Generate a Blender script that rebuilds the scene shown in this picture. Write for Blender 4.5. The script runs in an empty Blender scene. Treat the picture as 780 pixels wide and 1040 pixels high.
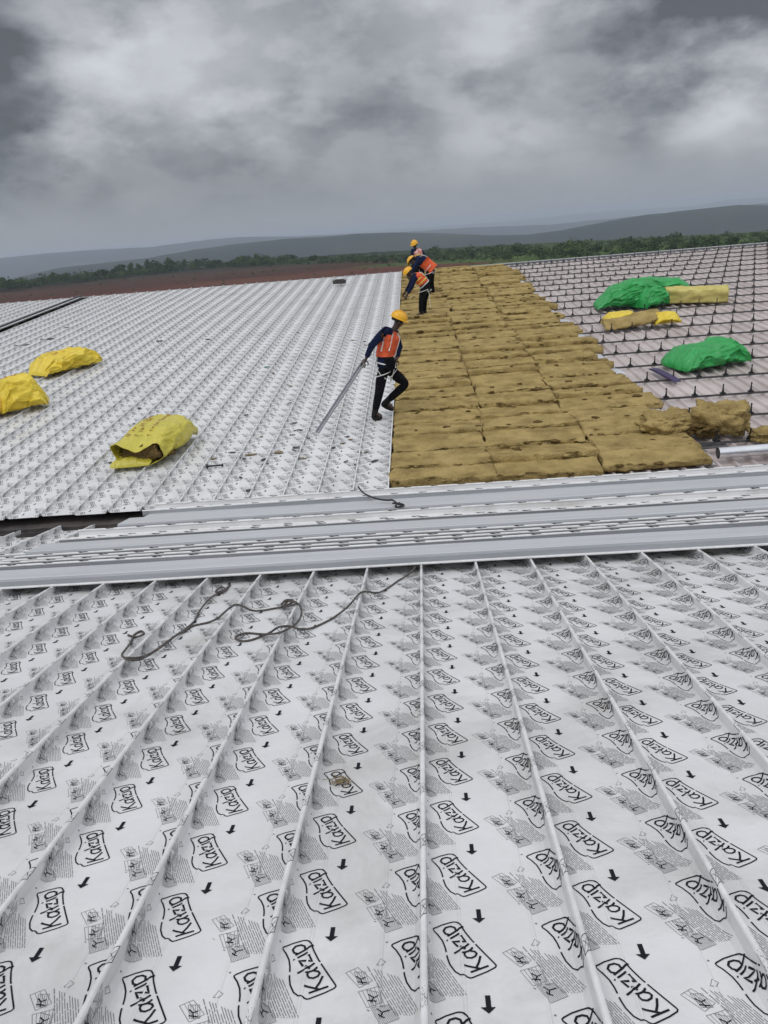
import bpy, bmesh, math, random
import numpy as np
from mathutils import Vector, Matrix, noise
random.seed(7); np.random.seed(7)
sc = bpy.context.scene
COL = sc.collection
CAMZ = 16.0
# ------------------------------------------------------------------ camera frame of the photograph (780x1040, f = 780 px)
F, CX, CY = 780., 390., 520.
h = np.array([1, -.062, -.0585]); h /= np.linalg.norm(h)
p_ = math.atan2(288.5, 780)
u = np.array([0, -math.cos(p_), -math.sin(p_)]); u -= h*(u @ h); u /= np.linalg.norm(u)
R = np.array([h, np.cross(u, h), u])
CAM = np.array([0, 0, CAMZ])
def ray(x, y): return R @ np.array([x-CX, y-CY, F])
def at(x, y, Y):                       # point at forward distance Y seen at photo pixel x, y
    r = ray(x, y); return CAM + r*(Y/r[1])
A1 = math.radians(9.763); A2 = math.radians(3.73)
N1 = np.array([0, math.sin(A1), math.cos(A1)]); E1 = np.array([0, math.cos(A1), -math.sin(A1)])
N2 = np.array([0, -math.sin(A2), math.cos(A2)]); E2 = np.array([0, math.cos(A2), math.sin(A2)])
D1 = 1.42
VAL = CAM + np.array([0, 7.887, -2.798])
D2 = -((VAL-CAM) @ N2)
EX = np.array([1., 0, 0])
def near_pt(X, v, z): return CAM + EX*X + E1*v + N1*(-D1+z)      # z above the seam tops of the near slope
def far_pt(X, w, z): return VAL*np.array([0, 1, 1]) + EX*X + E2*w + N2*z
def near_px(x, y, z=0):
    r = ray(x, y); t = -(D1-z)/(r @ N1); P = r*t
    return P[0], float(P @ E1)
def far_px(x, y, z=0):
    r = ray(x, y); t = -(D2-z)/(r @ N2); P = r*t + CAM - VAL
    return P[0], float(P @ E2)
def mat4(o, ex, ey, ez): return Matrix([[ex[i], ey[i], ez[i], o[i]] for i in range(3)]+[[0, 0, 0, 1]])
def near_mat(X, v, z, rot=0):
    c, s = math.cos(rot), math.sin(rot)
    return mat4(near_pt(X, v, z), EX*c+E1*s, E1*c-EX*s, N1)
def far_mat(X, w, z, rot=0):
    c, s = math.cos(rot), math.sin(rot)
    return mat4(far_pt(X, w, z), EX*c+E2*s, E2*c-EX*s, N2)

# ------------------------------------------------------------------ materials
def srgb(r, g, b):
    f = lambda c: (c/255/12.92) if c/255 <= .04045 else ((c/255+.055)/1.055)**2.4
    return (f(r), f(g), f(b), 1)
MATS = {}
def mat(name, c1, c2=None, scale=5., rough=.6, bump=0., bscale=20., metal=0., detail=5., coords='OBJ', lo=.35, hi=.65, spec=.5, bdist=.01, sheen=0, stretch=None):
    m = bpy.data.materials.new(name); m.use_nodes = True
    nt = m.node_tree; N = nt.nodes; L = nt.links
    b = N['Principled BSDF']; b.inputs['Roughness'].default_value = rough; b.inputs['Metallic'].default_value = metal
    b.inputs['Specular IOR Level'].default_value = spec
    if sheen: b.inputs['Sheen Weight'].default_value = sheen
    if len(c1) == 3: c1 = (*c1, 1)
    b.inputs['Base Color'].default_value = c1
    if coords == 'OBJ': src = N.new('ShaderNodeTexCoord').outputs['Object']
    else: src = N.new('ShaderNodeNewGeometry').outputs['Position']
    if stretch:
        mp = N.new('ShaderNodeMapping'); mp.inputs['Scale'].default_value = stretch; L.new(src, mp.inputs[0]); src = mp.outputs[0]
    if c2 is not None:
        if len(c2) == 3: c2 = (*c2, 1)
        n = N.new('ShaderNodeTexNoise'); n.inputs['Scale'].default_value = scale; n.inputs['Detail'].default_value = detail
        n.inputs['Roughness'].default_value = .6
        L.new(src, n.inputs['Vector'])
        r = N.new('ShaderNodeValToRGB'); r.color_ramp.elements[0].position = lo; r.color_ramp.elements[1].position = hi
        r.color_ramp.elements[0].color = c1; r.color_ramp.elements[1].color = c2
        L.new(n.outputs['Fac'], r.inputs[0]); L.new(r.outputs[0], b.inputs['Base Color'])
    if bump:
        n2 = N.new('ShaderNodeTexNoise'); n2.inputs['Scale'].default_value = bscale; n2.inputs['Detail'].default_value = 4
        L.new(src, n2.inputs['Vector'])
        bp = N.new('ShaderNodeBump'); bp.inputs['Strength'].default_value = bump; bp.inputs['Distance'].default_value = bdist
        L.new(n2.outputs['Fac'], bp.inputs['Height']); L.new(bp.outputs[0], b.inputs['Normal'])
    MATS[name] = m
    return m
film = mat('white_protective_film', (.71, .71, .705), (.63, .63, .625), 2.2, .40, .7, 8, coords='W', bdist=.009)
# dirt layer on the film: thin brown-grey smears with their own shape
nt = film.node_tree; N = nt.nodes; L = nt.links
pb = N['Principled BSDF']; src_link = pb.inputs['Base Color'].links[0].from_socket
geo = N.new('ShaderNodeNewGeometry')
dn = N.new('ShaderNodeTexNoise'); dn.inputs['Scale'].default_value = 1.1; dn.inputs['Detail'].default_value = 9; dn.inputs['Roughness'].default_value = .72; dn.inputs['Distortion'].default_value = .6
L.new(geo.outputs['Position'], dn.inputs['Vector'])
dr = N.new('ShaderNodeValToRGB'); dr.color_ramp.elements[0].position = .52; dr.color_ramp.elements[1].position = .74
dr.color_ramp.elements[0].color = (0, 0, 0, 1); dr.color_ramp.elements[1].color = (.55, .55, .55, 1)
L.new(dn.outputs['Fac'], dr.inputs[0])
mx = N.new('ShaderNodeMix'); mx.data_type = 'RGBA'; L.new(dr.outputs[0], mx.inputs['Factor']); L.new(src_link, mx.inputs['A']); mx.inputs['B'].default_value = (.36, .33, .28, 1)
sn = N.new('ShaderNodeTexNoise'); sn.inputs['Scale'].default_value = 38; sn.inputs['Detail'].default_value = 6; sn.inputs['Roughness'].default_value = .7; L.new(geo.outputs['Position'], sn.inputs['Vector'])
sr = N.new('ShaderNodeValToRGB'); sr.color_ramp.elements[0].position = .68; sr.color_ramp.elements[1].position = .74; sr.color_ramp.elements[0].color = (0, 0, 0, 1); sr.color_ramp.elements[1].color = (.5, .5, .5, 1)
L.new(sn.outputs['Fac'], sr.inputs[0]); mx2 = N.new('ShaderNodeMix'); mx2.data_type = 'RGBA'; L.new(sr.outputs[0], mx2.inputs['Factor']); L.new(mx.outputs['Result'], mx2.inputs['A']); mx2.inputs['B'].default_value = (.22, .18, .13, 1)
L.new(mx2.outputs['Result'], pb.inputs['Base Color'])
ink = mat('black_print', (.012, .012, .018), rough=.7, spec=.15)
inkg = mat('grey_print', (.20, .20, .205), rough=.7, spec=.2)
bead_m = mat('seam_bead_film', (.76, .76, .755), (.64, .635, .62), 14, .4, .2, 30, coords='W')
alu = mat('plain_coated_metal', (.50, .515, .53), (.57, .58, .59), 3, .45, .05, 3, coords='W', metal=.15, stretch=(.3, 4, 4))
alu_d = mat('web_shade_and_strip_grey', (.27, .285, .30), (.33, .34, .36), 3, .5, coords='W', stretch=(.3, 4, 4))  # darker metal: paints the shade of the sheet webs, plain grey on the strip
liner_m = mat('liner_sheet', (.41, .355, .335), (.56, .495, .475), 1.3, .5, .1, 10, coords='W', detail=8)
rail_m = mat('dark_steel', (.05, .05, .055), (.10, .095, .095), 12, .55, coords='W')
clip_m = mat('black_plastic', (.012, .012, .014), rough=.45)
wool_m = mat('mineral_wool', (.235, .168, .064), (.45, .335, .138), 4, .95, 1., 45, coords='W', spec=.1, bdist=.03, detail=8, lo=.3, hi=.62)
wool_d = mat('torn_wool_fibre', (.10, .066, .026), (.19, .13, .052), 30, .95, 1., 70, coords='W', spec=.05, bdist=.02)
wool_p = mat('pale_wool', (.50, .43, .14), (.62, .54, .20), 6, .9, .8, 50, bdist=.015, spec=.1)
ybag_m = mat('yellow_plastic', (.70, .50, .025), (.80, .62, .06), 3, .30, .8, 9, bdist=.05, stretch=(1, 2, 1))
ybag2_m = mat('dull_yellow_plastic', (.50, .44, .045), (.60, .52, .075), 3, .33, .6, 9, bdist=.04, stretch=(1, 2, 1))
obag_m = mat('orange_yellow_plastic', (.62, .36, .03), (.70, .44, .06), 3, .35, .35, 9, bdist=.03)
red_m = mat('red_print', (.30, .07, .03), rough=.5)
gbag_m = mat('green_plastic', (.012, .26, .05), (.03, .38, .085), 3, .30, .8, 8, bdist=.05, stretch=(1, 2.2, 1))
purple_m = mat('purple_plastic', (.03, .018, .07), (.05, .03, .10), 5, .5)
foil_m = mat('silver_foil', (.62, .64, .67), (.75, .76, .78), 4, .25, .2, 18, metal=.85)
rope_m = mat('grey_rope', (.05, .04, .036), (.13, .112, .10), 60, .85, .6, 120, coords='W')
cord_m = mat('black_cord', (.02, .02, .022), rough=.6)
gut_m = mat('gutter_metal', (.06, .055, .055), (.14, .12, .11), 4, .6, coords='W')
wall_m = mat('cladding_grey', (.42, .43, .44), (.48, .48, .48), 1, .5, coords='W')
skin_m = mat('brown_skin', (.045, .025, .017), (.06, .034, .022), 12, .55)
navy = mat('navy_cloth', (.008, .013, .038), (.014, .02, .055), 9, .95, 1., 16, bdist=.05, spec=.12)
black_c = mat('black_cloth', (.005, .005, .007), (.010, .010, .013), 9, .95, 1., 16, bdist=.05, spec=.12)
orange_c = mat('orange_vest_cloth', (.68, .085, .025), (.78, .13, .04), 9, .75, 1., 16, bdist=.05)
mesh_r = mat('pale_red_cloth', (.55, .12, .10), (.70, .48, .46), 14, .8)
yel_c = mat('yellow_band', (.72, .60, .08), rough=.5)
white_c = mat('white_strap', (.68, .68, .66), rough=.7)
helm_m = mat('yellow_helmet', (.78, .40, .012), rough=.28)
boot_m = mat('black_boot', (.008, .007, .007), (.018, .016, .014), 15, .7, spec=.2)
eye_m = mat('eye_white', (.6, .58, .55), rough=.3)
hair_m = mat('black_hair', (.008, .007, .007), rough=.7)
brown_m = mat('dry_leaf', (.16, .115, .06), (.28, .21, .11), 30, .8)
dark_m = mat('dark_scrap', (.03, .027, .025), (.08, .07, .06), 30, .7)
teal_m = mat('teal_plastic', (.02, .20, .16), rough=.5)
trunk_m = mat('bark', (.07, .05, .035), (.12, .09, .06), 3, .9)
def leaf(name, a, b): return mat(name, a, b, .35, .75, coords='W', lo=.3, hi=.7, spec=.15)
leafA = leaf('foliage_dark', (.020, .040, .012), (.055, .092, .025))
leafB = leaf('foliage_mid', (.045, .080, .02), (.09, .135, .035))
vapor_m = mat('pale_vapour_film', (.48, .49, .52), (.60, .61, .64), 4, .35, .6, 12, bdist=.02)

# ------------------------------------------------------------------ helpers
def new_obj(name, me, parent=None):
    o = bpy.data.objects.new(name, me); COL.objects.link(o)
    if parent is not None: o.parent = parent
    return o
def tag(o, label=None, cat=None, group=None, kind=None):
    if label: o['label'] = label
    if cat: o['category'] = cat
    if group: o['group'] = group
    if kind: o['kind'] = kind
    return o
def empty(name, label, cat, group=None, mw=None):
    o = bpy.data.objects.new(name, None); COL.objects.link(o); o.empty_display_size = .1
    if mw is not None: o.matrix_world = mw
    return tag(o, label, cat, group)
class MB:
    def __init__(s): s.v = []; s.f = []; s.mi = []; s.cur = 0
    def add(s, vs, fs, mi=None):
        n = len(s.v); s.v += [tuple(map(float, p)) for p in vs]; s.f += [tuple(i+n for i in f) for f in fs]
        s.mi += [s.cur if mi is None else mi]*len(fs)
    def box(s, c, size, M=None, mi=None):
        x, y, z = size[0]/2, size[1]/2, size[2]/2
        vs = [Vector((c[0]+a*x, c[1]+b*y, c[2]+d*z)) for a in (-1, 1) for b in (-1, 1) for d in (-1, 1)]
        if M is not None: vs = [M @ q for q in vs]
        s.add(vs, [(0, 1, 3, 2), (4, 6, 7, 5), (0, 4, 5, 1), (2, 3, 7, 6), (0, 2, 6, 4), (1, 5, 7, 3)], mi)
    def prism(s, poly, x0, x1, mi=None, nseg=1):       # polygon of (y, z) swept along x
        n = len(poly); vs = []; fs = []
        for k in range(nseg+1):
            x = x0+(x1-x0)*k/nseg; vs += [(x, a, b) for a, b in poly]
        for k in range(nseg):
            for i in range(n):
                j = (i+1) % n; fs.append((k*n+i, k*n+j, (k+1)*n+j, (k+1)*n+i))
        s.add(vs, fs, mi)
    def tube(s, pts, r, k=8, mi=None, caps=True):
        pts = [Vector(p) for p in pts]; n = len(pts); vs = []; fs = []
        rr = r if isinstance(r, (list, tuple)) else [r]*n
        up = None
        for i, p in enumerate(pts):
            d = (pts[min(i+1, n-1)]-pts[max(i-1, 0)])
            if d.length < 1e-9: d = Vector((0, 0, 1))
            d.normalize()
            if up is None: up = Vector((0, 0, 1)) if abs(d.z) < .9 else Vector((1, 0, 0))
            a = d.cross(up)
            if a.length < 1e-6: a = d.cross(Vector((0, 1, 0)))
            a.normalize(); b = a.cross(d); up = b
            for j in range(k):
                t = 2*math.pi*j/k; vs.append(p+(a*math.cos(t)+b*math.sin(t))*rr[i])
        for i in range(n-1):
            for j in range(k):
                fs.append((i*k+j, i*k+(j+1) % k, (i+1)*k+(j+1) % k, (i+1)*k+j))
        if caps: fs += [tuple(range(k)), tuple(range((n-1)*k, n*k))[::-1]]
        s.add(vs, fs, mi)
    def mesh(s, name, mats, smooth=False):
        me = bpy.data.meshes.new(name); me.from_pydata(s.v, [], s.f)
        for m in (mats if isinstance(mats, (list, tuple)) else [mats]): me.materials.append(m)
        me.polygons.foreach_set('material_index', s.mi)
        if smooth: me.polygons.foreach_set('use_smooth', [True]*len(me.polygons))
        me.update(); return me
    def obj(s, name, mats, parent=None, smooth=False): return new_obj(name, s.mesh(name, mats, smooth), parent)
def fix_normals(me):
    bm = bmesh.new(); bm.from_mesh(me); bmesh.ops.recalc_face_normals(bm, faces=bm.faces); bm.to_mesh(me); bm.free()
ORD = ['zeroth', 'first', 'second', 'third', 'fourth', 'fifth', 'sixth', 'seventh', 'eighth', 'ninth', 'tenth', 'eleventh', 'twelfth', 'thirteenth', 'fourteenth', 'fifteenth', 'sixteenth', 'seventeenth', 'eighteenth', 'nineteenth', 'twentieth', 'twenty-first', 'twenty-second', 'twenty-third', 'twenty-fourth', 'twenty-fifth', 'twenty-sixth', 'twenty-seventh', 'twenty-eighth', 'twenty-ninth', 'thirtieth', 'thirty-first', 'thirty-second', 'thirty-third', 'thirty-fourth', 'thirty-fifth']

# ------------------------------------------------------------------ standing seam panels with printed film
HB = .065                                     # seam height; panel local z = 0 at pan, bead top near HB
PROF = [(.0065, .060), (.0085, .020), (.022, .002), (.030, 0)]
for c in (.095, .287): PROF += [(c-.006, 0), (c-.002, .0022), (c+.002, .0022), (c+.006, 0)]
PROF += [(.366, 0), (.374, .002), (.388, .022), (.3915, .060)]
SL = [0.]
for a, b in zip(PROF, PROF[1:]): SL.append(SL[-1]+math.hypot(b[0]-a[0], b[1]-a[1]))
Q0 = SL[3]-.030                                # s = q + Q0 on the flat pan
def unroll(q, off=.0009):
    s = q+Q0
    if s < 0 or s > SL[-1]: return None
    for i in range(len(SL)-1):
        if s <= SL[i+1]:
            t = (s-SL[i])/(SL[i+1]-SL[i]); a, b = PROF[i], PROF[i+1]
            dx, dz = b[0]-a[0], b[1]-a[1]; l = math.hypot(dx, dz)
            return (a[0]+dx*t-dz/l*off, a[1]+dz*t+dx/l*off)
PU, PV = .293, .2985
# strokes of one print repeat: list of (polyline, width, ink index)
ST = []
def stroke(pl, w, mi=1): ST.append((pl, w, mi))
_fr = [[(.133, .221), (.157, .183), (.177, .152), (.180, .146), (.177, .140), (.156, .127), (.118, .109), (.112, .108), (.105, .112), (.101, .116), (.088, .119), (.075, .130), (.063, .153), (.058, .173), (.056, .185)],
       [(.055, .196), (.052, .215), (.046, .237), (.034, .260), (.023, .274), (.022, .279), (.026, .283), (.047, .295), (.072, .304), (.078, .305), (.086, .304), (.092, .299), (.100, .287), (.109, .265), (.125, .234), (.130, .227)]]
for f_ in _fr: stroke(f_, .0042)
TB, TT, TU = (.161, .146), (-.5, .866), (-.866, -.5)
def T(t, hh, sc=1.): return (TB[0]+TT[0]*t*sc+TU[0]*hh, TB[1]+TT[1]*t*sc+TU[1]*hh)
LET = [[(0, 0), (.006, .050)], [(.033, .052), (.004, .024)], [(.012, .028), (.022, .014), (.037, -.001)],
       [(.067, .027), (.060, .032), (.050, .031), (.043, .022), (.043, .010), (.049, .002), (.057, .003), (.065, .012)], [(.069, .034), (.066, .014), (.069, .002), (.073, .001)],
       [(.079, .052), (.083, .014), (.087, .000)], [(.076, .018), (.090, .026)],
       [(.093, .031), (.116, .033), (.096, .003), (.121, .003)],
       [(.127, .033), (.130, .002)], [(.1245, .042), (.1275, .044)],
       [(.138, .034), (.146, -.022)], [(.139, .026), (.148, .034), (.160, .033), (.167, .022), (.164, .008), (.155, .001), (.143, .004)]]
for l_ in LET: stroke([T(a*1.03, b) for a, b in l_], .0060)
stroke([(.150, .053), (.150, .017)], .0125); stroke([(.1490, .0185), (.1490, .001)], 'head')
def box4(c, n, mi=2):
    for a, b in zip(c, c[1:]+c[:1]): stroke([a, b], .0013, mi)
    for k in range(1, n):
        t = k/n
        a = (c[0][0]*(1-t)+c[1][0]*t, c[0][1]*(1-t)+c[1][1]*t); b = (c[3][0]*(1-t)+c[2][0]*t, c[3][1]*(1-t)+c[2][1]*t)
        stroke([a, b], .0011, mi)
box4([(.200, .188), (.230, .205), (.270, .161), (.239, .139)], 3)
box4([(.222, .190), (.250, .190), (.262, .150), (.236, .150)], 5)
box4([(.237, .127), (.285, .142), (.299, .092), (.262, .078)], 5)
box4([(.258, .132), (.292, .122), (.306, .080), (.272, .084)], 6)
box4([(.271, .078), (.316, .086), (.341, .045), (.297, .026)], 12)
for pl in ([(.228, .176), (.240, .166), (.252, .172)], [(.240, .166), (.246, .150)], [(.232, .158), (.256, .154)], [(.262, .118), (.276, .108), (.288, .112)], [(.276, .108), (.270, .094)], [(.262, .100), (.284, .096)], [(.286, .072), (.300, .064), (.318, .070)], [(.300, .064), (.298, .050)], [(.290, .056), (.306, .048)]):
    stroke(pl, .0032, 1)
rr = random.Random(3)
for i in range(10):
    x0, y0 = .254+.0088*i, .207-.0040*i; Lg = .172-.0045*i; t = 0
    if i in (1, 5): t = .03
    while t < Lg:
        d = rr.uniform(.012, .045); e = min(t+d, Lg)
        stroke([(x0+.452*t, y0-.892*t), (x0+.452*e, y0-.892*e)], .0019 if i != 0 else .0024, 2); t = e+.004
for a, b in (((.288, .230), (.301, .222)), ((.301, .222), (.291, .208)), ((.291, .208), (.277, .212)), ((.277, .212), (.288, .230))): stroke([a, b], .0017, 2)
stroke([(.299, .291), (.304, .289)], .005, 2); stroke([(.262, .072), (.268, .069)], .003, 2)
def subdiv(pl, mx):
    out = [pl[0]]
    for a, b in zip(pl, pl[1:]):
        n = max(1, int(math.hypot(b[0]-a[0], b[1]-a[1])/mx+.999))
        out += [(a[0]+(b[0]-a[0])*k/n, a[1]+(b[1]-a[1])*k/n) for k in range(1, n+1)]
    return out
def strip(pl, w):
    if w == 'head': return [((.131, .0185), (.167, .0185), (.149, 0.), (.149, 0.))]
    pl = subdiv(pl, .012); L_, R_ = [], []
    for i, p in enumerate(pl):
        a = pl[max(i-1, 0)]; b = pl[min(i+1, len(pl)-1)]; dx, dy = b[0]-a[0], b[1]-a[1]; l = math.hypot(dx, dy) or 1
        nx, ny = -dy/l*w/2, dx/l*w/2; L_.append((p[0]+nx, p[1]+ny)); R_.append((p[0]-nx, p[1]-ny))
    return [(L_[i], L_[i+1], R_[i+1], R_[i]) for i in range(len(pl)-1)]
CELL = []                                      # quads in panel (x, z) with dv
zoff = 0
for n_, (pl, w, mi) in enumerate(ST):
    off = .0007+.00002*(n_ % 20) if mi == 2 else .0012+.00001*(n_ % 20)
    for q in strip(pl, w):
        for k in (-1, 0, 1):
            P = [unroll(a+k*PU, off) for a, b in q]
            if any(x is None for x in P): continue
            CELL.append(([(P[i][0], q[i][1], P[i][1]) for i in range(4)], 1 if w == 'head' else mi))
print('cell quads', len(CELL))
# print on the bead: small hatched emblem
BR = .0088
def bead_pt(ang, y, off=.0006): return ((BR+off)*math.sin(ang), y, HB-BR+.004+(BR+off)*math.cos(ang))
BEAD = []
for pl in ([(-1.2, .245), (1.2, .262)], [(-1.2, .300), (1.2, .318)], [(-1.2, .245), (-1.2, .300)], [(1.2, .262), (1.2, .318)], [(-1., .255), (.7, .30)], [(-.2, .252), (1.1, .285)], [(-.6, .29), (.6, .275)], [(-.3, .305), (.3, .27)]):
    (a0, y0), (a1, y1) = pl; n = 3 if abs(a1-a0) > .5 else 1
    for k in range(n):
        t0, t1 = k/n, (k+1)/n; aa, ab = a0+(a1-a0)*t0, a0+(a1-a0)*t1; ya, yb = y0+(y1-y0)*t0, y0+(y1-y0)*t1
        if abs(a1-a0) < .1: BEAD.append([bead_pt(aa-.1, ya), bead_pt(aa-.1, yb), bead_pt(aa+.1, yb), bead_pt(aa+.1, ya)])
        else: BEAD.append([bead_pt(aa, ya-.0012), bead_pt(ab, yb-.0012), bead_pt(ab, yb+.0012), bead_pt(aa, ya+.0012)])
def offset_closed(prof, t):                    # sheet polyline -> closed outline of thickness t below it
    low = []
    for i, p in enumerate(prof):
        a = prof[max(i-1, 0)]; b = prof[min(i+1, len(prof)-1)]; dx, dz = b[0]-a[0], b[1]-a[1]; l = math.hypot(dx, dz) or 1
        low.append((p[0]+dz/l*t, p[1]-dx/l*t))
    return list(prof)+low[::-1]
def panel_mesh(name, y0, y1, phase, nseg, detail=True, last=False):
    mb = MB()
    out = offset_closed(PROF, .0012); n = len(out); rows = nseg+1
    vs = []; fs = []
    for k in range(rows):
        y = y0+(y1-y0)*k/nseg
        for x, z in out:
            dz = .0014*math.sin(y*3.1+x*9)+.001*math.sin(y*7.3+1) if z < .001 and .03 < x < .37 else 0
            vs.append((x, y, z))
    for k in range(nseg):
        for i in range(n):
            j = (i+1) % n; fs.append((k*n+i, k*n+j, (k+1)*n+j, (k+1)*n+i))
    m = len(PROF)
    for i in range(m-1):
        fs.append((i, 2*m-1-i, 2*m-2-i, i+1)); b = nseg*n; fs.append((b+i, b+i+1, b+2*m-2-i, b+2*m-1-i))
    mb.add(vs, fs, 0)
    # bead
    K = 10; pr = [(BR*math.sin(2*math.pi*j/K), HB-BR+.004+BR*math.cos(2*math.pi*j/K)) for j in range(K)]
    for x0 in ((0, .4) if last else (0,)):
        vs = []; fs = []; S = max(2, int((y1-y0)/.12))
        for k in range(S+1):
            y = y0+(y1-y0)*k/S; rsc = 1+.05*math.sin(y*5.3)+.04*math.sin(y*13.1)
            vs += [(x0+a*rsc, y, HB-BR+.004+(b-(HB-BR+.004))*rsc) for a, b in pr]
        for k in range(S):
            for j in range(K): fs.append((k*K+j, k*K+(j+1) % K, (k+1)*K+(j+1) % K, (k+1)*K+j))
        fs += [tuple(range(K)), tuple(range(S*K, S*K+K))[::-1]]
        mb.add(vs, fs, 3)
        # the web under the bead
        mb.add([(x0-.003, y0+.002, .01), (x0+.003, y0+.002, .01), (x0+.003, y0+.002, HB-.01), (x0-.003, y0+.002, HB-.01), (x0-.003, y1-.002, .01), (x0+.003, y1-.002, .01), (x0+.003, y1-.002, HB-.01), (x0-.003, y1-.002, HB-.01)],
               [(0, 1, 2, 3), (4, 7, 6, 5), (0, 3, 7, 4), (1, 5, 6, 2)], 0)
    k0 = int(math.floor((y0-phase)/PV))-1; k1 = int(math.ceil((y1-phase)/PV))+1
    for k in range(k0, k1):
        b = phase+k*PV
        for q, mi in CELL:
            ys = [p[1]+b for p in q]
            if min(ys) < y0+.002 or max(ys) > y1-.002: continue
            mb.add([(p[0], y, p[2]) for p, y in zip(q, ys)], [(3, 2, 1, 0) if q[2] != q[3] else (2, 1, 0)], mi)
        for q in BEAD:
            ys = [p[1]+b for p in q]
            if min(ys) < y0+.002 or max(ys) > y1-.002: continue
            mb.add([(p[0], y, p[2]) for p, y in zip(q, ys)], [(0, 1, 2, 3)], 1)
    me = mb.mesh(name, [film, ink, inkg, bead_m])
    return me
# near slope
near = empty('standing_seam_roof', 'near roof slope of white printed standing seam sheets running down to the stacked profiles', 'roof', None, near_mat(0, 0, 0))
XN = -.0886+.02-.012
PH = {0: 1.553, 1: 1.705, -1: 1.799, -2: 1.7085, -3: 1.754, 2: 1.64, 3: 1.60, -4: 1.62, -5: 1.78}
base_me = panel_mesh('roof_panel', -1.2, 8.06, 1.551, 24)
for k in range(-15, 15):
    ph = PH.get(k, 1.551+random.random()*PV)
    dv = (ph-1.551); dv -= PV*round(dv/PV)
    o = new_obj('roof_panel', base_me, near); o.location = (XN+.4*k, dv, -HB)
# far slope of white sheets
far = empty('standing_seam_roof', 'far roof slope of white printed standing seam sheets left of the brown insulation', 'roof', None, far_mat(0, 0, 0))
ZF = .08
EDGE = -.44
far_me = panel_mesh('roof_panel', .22, 20.7, .3, 30); far_last = panel_mesh('roof_panel', .22, 20.7, .3, 30, last=True)
GAPK = 28
for k in range(0, 64):
    if k == GAPK: continue
    dv = random.uniform(-.06, .06)
    o = new_obj('roof_panel', far_last if k == 0 else far_me, far); o.location = (EDGE-.4*(k+1), dv, ZF-HB); o.scale = (1, 1, .66)

# ------------------------------------------------------------------ building under the roof
bld = empty('hall_building', 'large hall building that carries the white and unfinished roof slopes', 'building', None, Matrix.Translation((0, 0, 0)))
def slabquad(pts, t, up):                      # thick slab from 4 points, thickness t downwards
    P = [np.array(p) for p in pts]; return [tuple(p) for p in P]+[tuple(p-up*t) for p in P]
BOXF = [(0, 1, 2, 3), (7, 6, 5, 4), (0, 4, 5, 1), (1, 5, 6, 2), (2, 6, 7, 3), (3, 7, 4, 0)]
mb = MB()
mb.add(slabquad([near_pt(-7, -3, -.09), near_pt(7.5, -3, -.09), near_pt(7.5, 7.95, -.09), near_pt(-7, 7.95, -.09)], .25, N1), BOXF)
mb.add(slabquad([far_pt(-28, .15, -.10), far_pt(17, .15, -.10), far_pt(17, 20.75, -.10), far_pt(-28, 20.75, -.10)], .25, N2), BOXF)
mb.obj('roof_deck_base', gut_m, bld)
mb = MB()
y0, y1 = far_pt(0, 20.6, 0)[1]-.4, far_pt(0, 20.6, 0)[1]
zt = far_pt(0, 20.6, -.36)[2]
mb.box((-5.5, y1-.2, zt/2), (45, .3, zt)); mb.box((-27.8, (y1-3)/2, 5.8), (.3, y1+3, 11.6)); mb.box((16.8, (y1-3)/2, 5.8), (.3, y1+3, 11.6))
mb.obj('wall', wall_m, bld)
mb = MB()                                      # valley gutter
g0 = near_pt(0, 7.95, -.12); g1 = far_pt(0, .15, -.12)
poly = [(g0[1]-.35, g0[2]-.02), (g0[1]+.02, g0[2]-.02), (g0[1]+.02, g0[2]-.20), (g1[1]-.02, g0[2]-.22), (g1[1]-.02, g1[2]-.02), (g1[1]+.35, g1[2]-.02), (g1[1]+.35, g1[2]-.03), (g1[1], g1[2]-.03), (g1[1], g0[2]-.24), (g0[1], g0[2]-.24), (g0[1], g0[2]-.03), (g0[1]-.35, g0[2]-.03)]
mb.prism(poly, -28, 17); mb.obj('gutter', gut_m, bld)
mb = MB(); e0 = far_pt(0, 20.76, .0)
mb.prism([(e0[1], e0[2]+.02), (e0[1]+.12, e0[2]+.02), (e0[1]+.12, e0[2]-.5), (e0[1]+.10, e0[2]-.5), (e0[1]+.10, e0[2]), (e0[1], e0[2])], -28, 17); mb.obj('eave_flashing', alu, bld)

# liner deck (trapezoidal) right of the white sheets
liner = empty('liner_deck', 'pinkish grey ribbed liner sheeting under the black clips', 'roof deck', None, far_mat(0, 0, 0))
mb = MB(); prof = []
x = EDGE+.02
while x < 16.5:
    prof += [(x, -.075), (x+.115, -.075), (x+.135, -.037), (x+.165, -.037), (x+.185, -.075)]; x += .2
out = offset_closed(prof, .001); vs = [(a, .2, b) for a, b in out]+[(a, 20.7, b) for a, b in out]; n = len(out)
mb.add(vs, [(i, (i+1) % n, n+(i+1) % n, n+i) for i in range(n)]); mb.obj('liner_sheet', liner_m, liner)
# bare strip in the missing panel
mb = MB(); gx = EDGE-.4*(GAPK+1)
for i in range(60):
    w_ = .4+i*.34+random.random()*.2
    mb.box((gx+.2+random.uniform(-.12, .12), w_, -.02+random.random()*.04), (random.uniform(.05, .25), random.uniform(.03, .2), .04))
strip_ = mb.obj('trench_debris', dark_m, None); strip_.matrix_world = far_mat(0, 0, 0)
tag(strip_, 'dark scraps lying in the open slot where one white sheet is missing on the left', 'debris', None, 'stuff')
g_rail = empty('walkway_rail', 'long thin dark batten lying along the open slot in the left roof', 'batten', None, far_mat(gx+.02, 10.5, ZF+.01))
mb = MB(); mb.box((0, 0, .02), (.05, 20, .04)); mb.box((.02, 0, .045), (.09, 20, .008)); mb.obj('batten', rail_m, g_rail)

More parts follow.
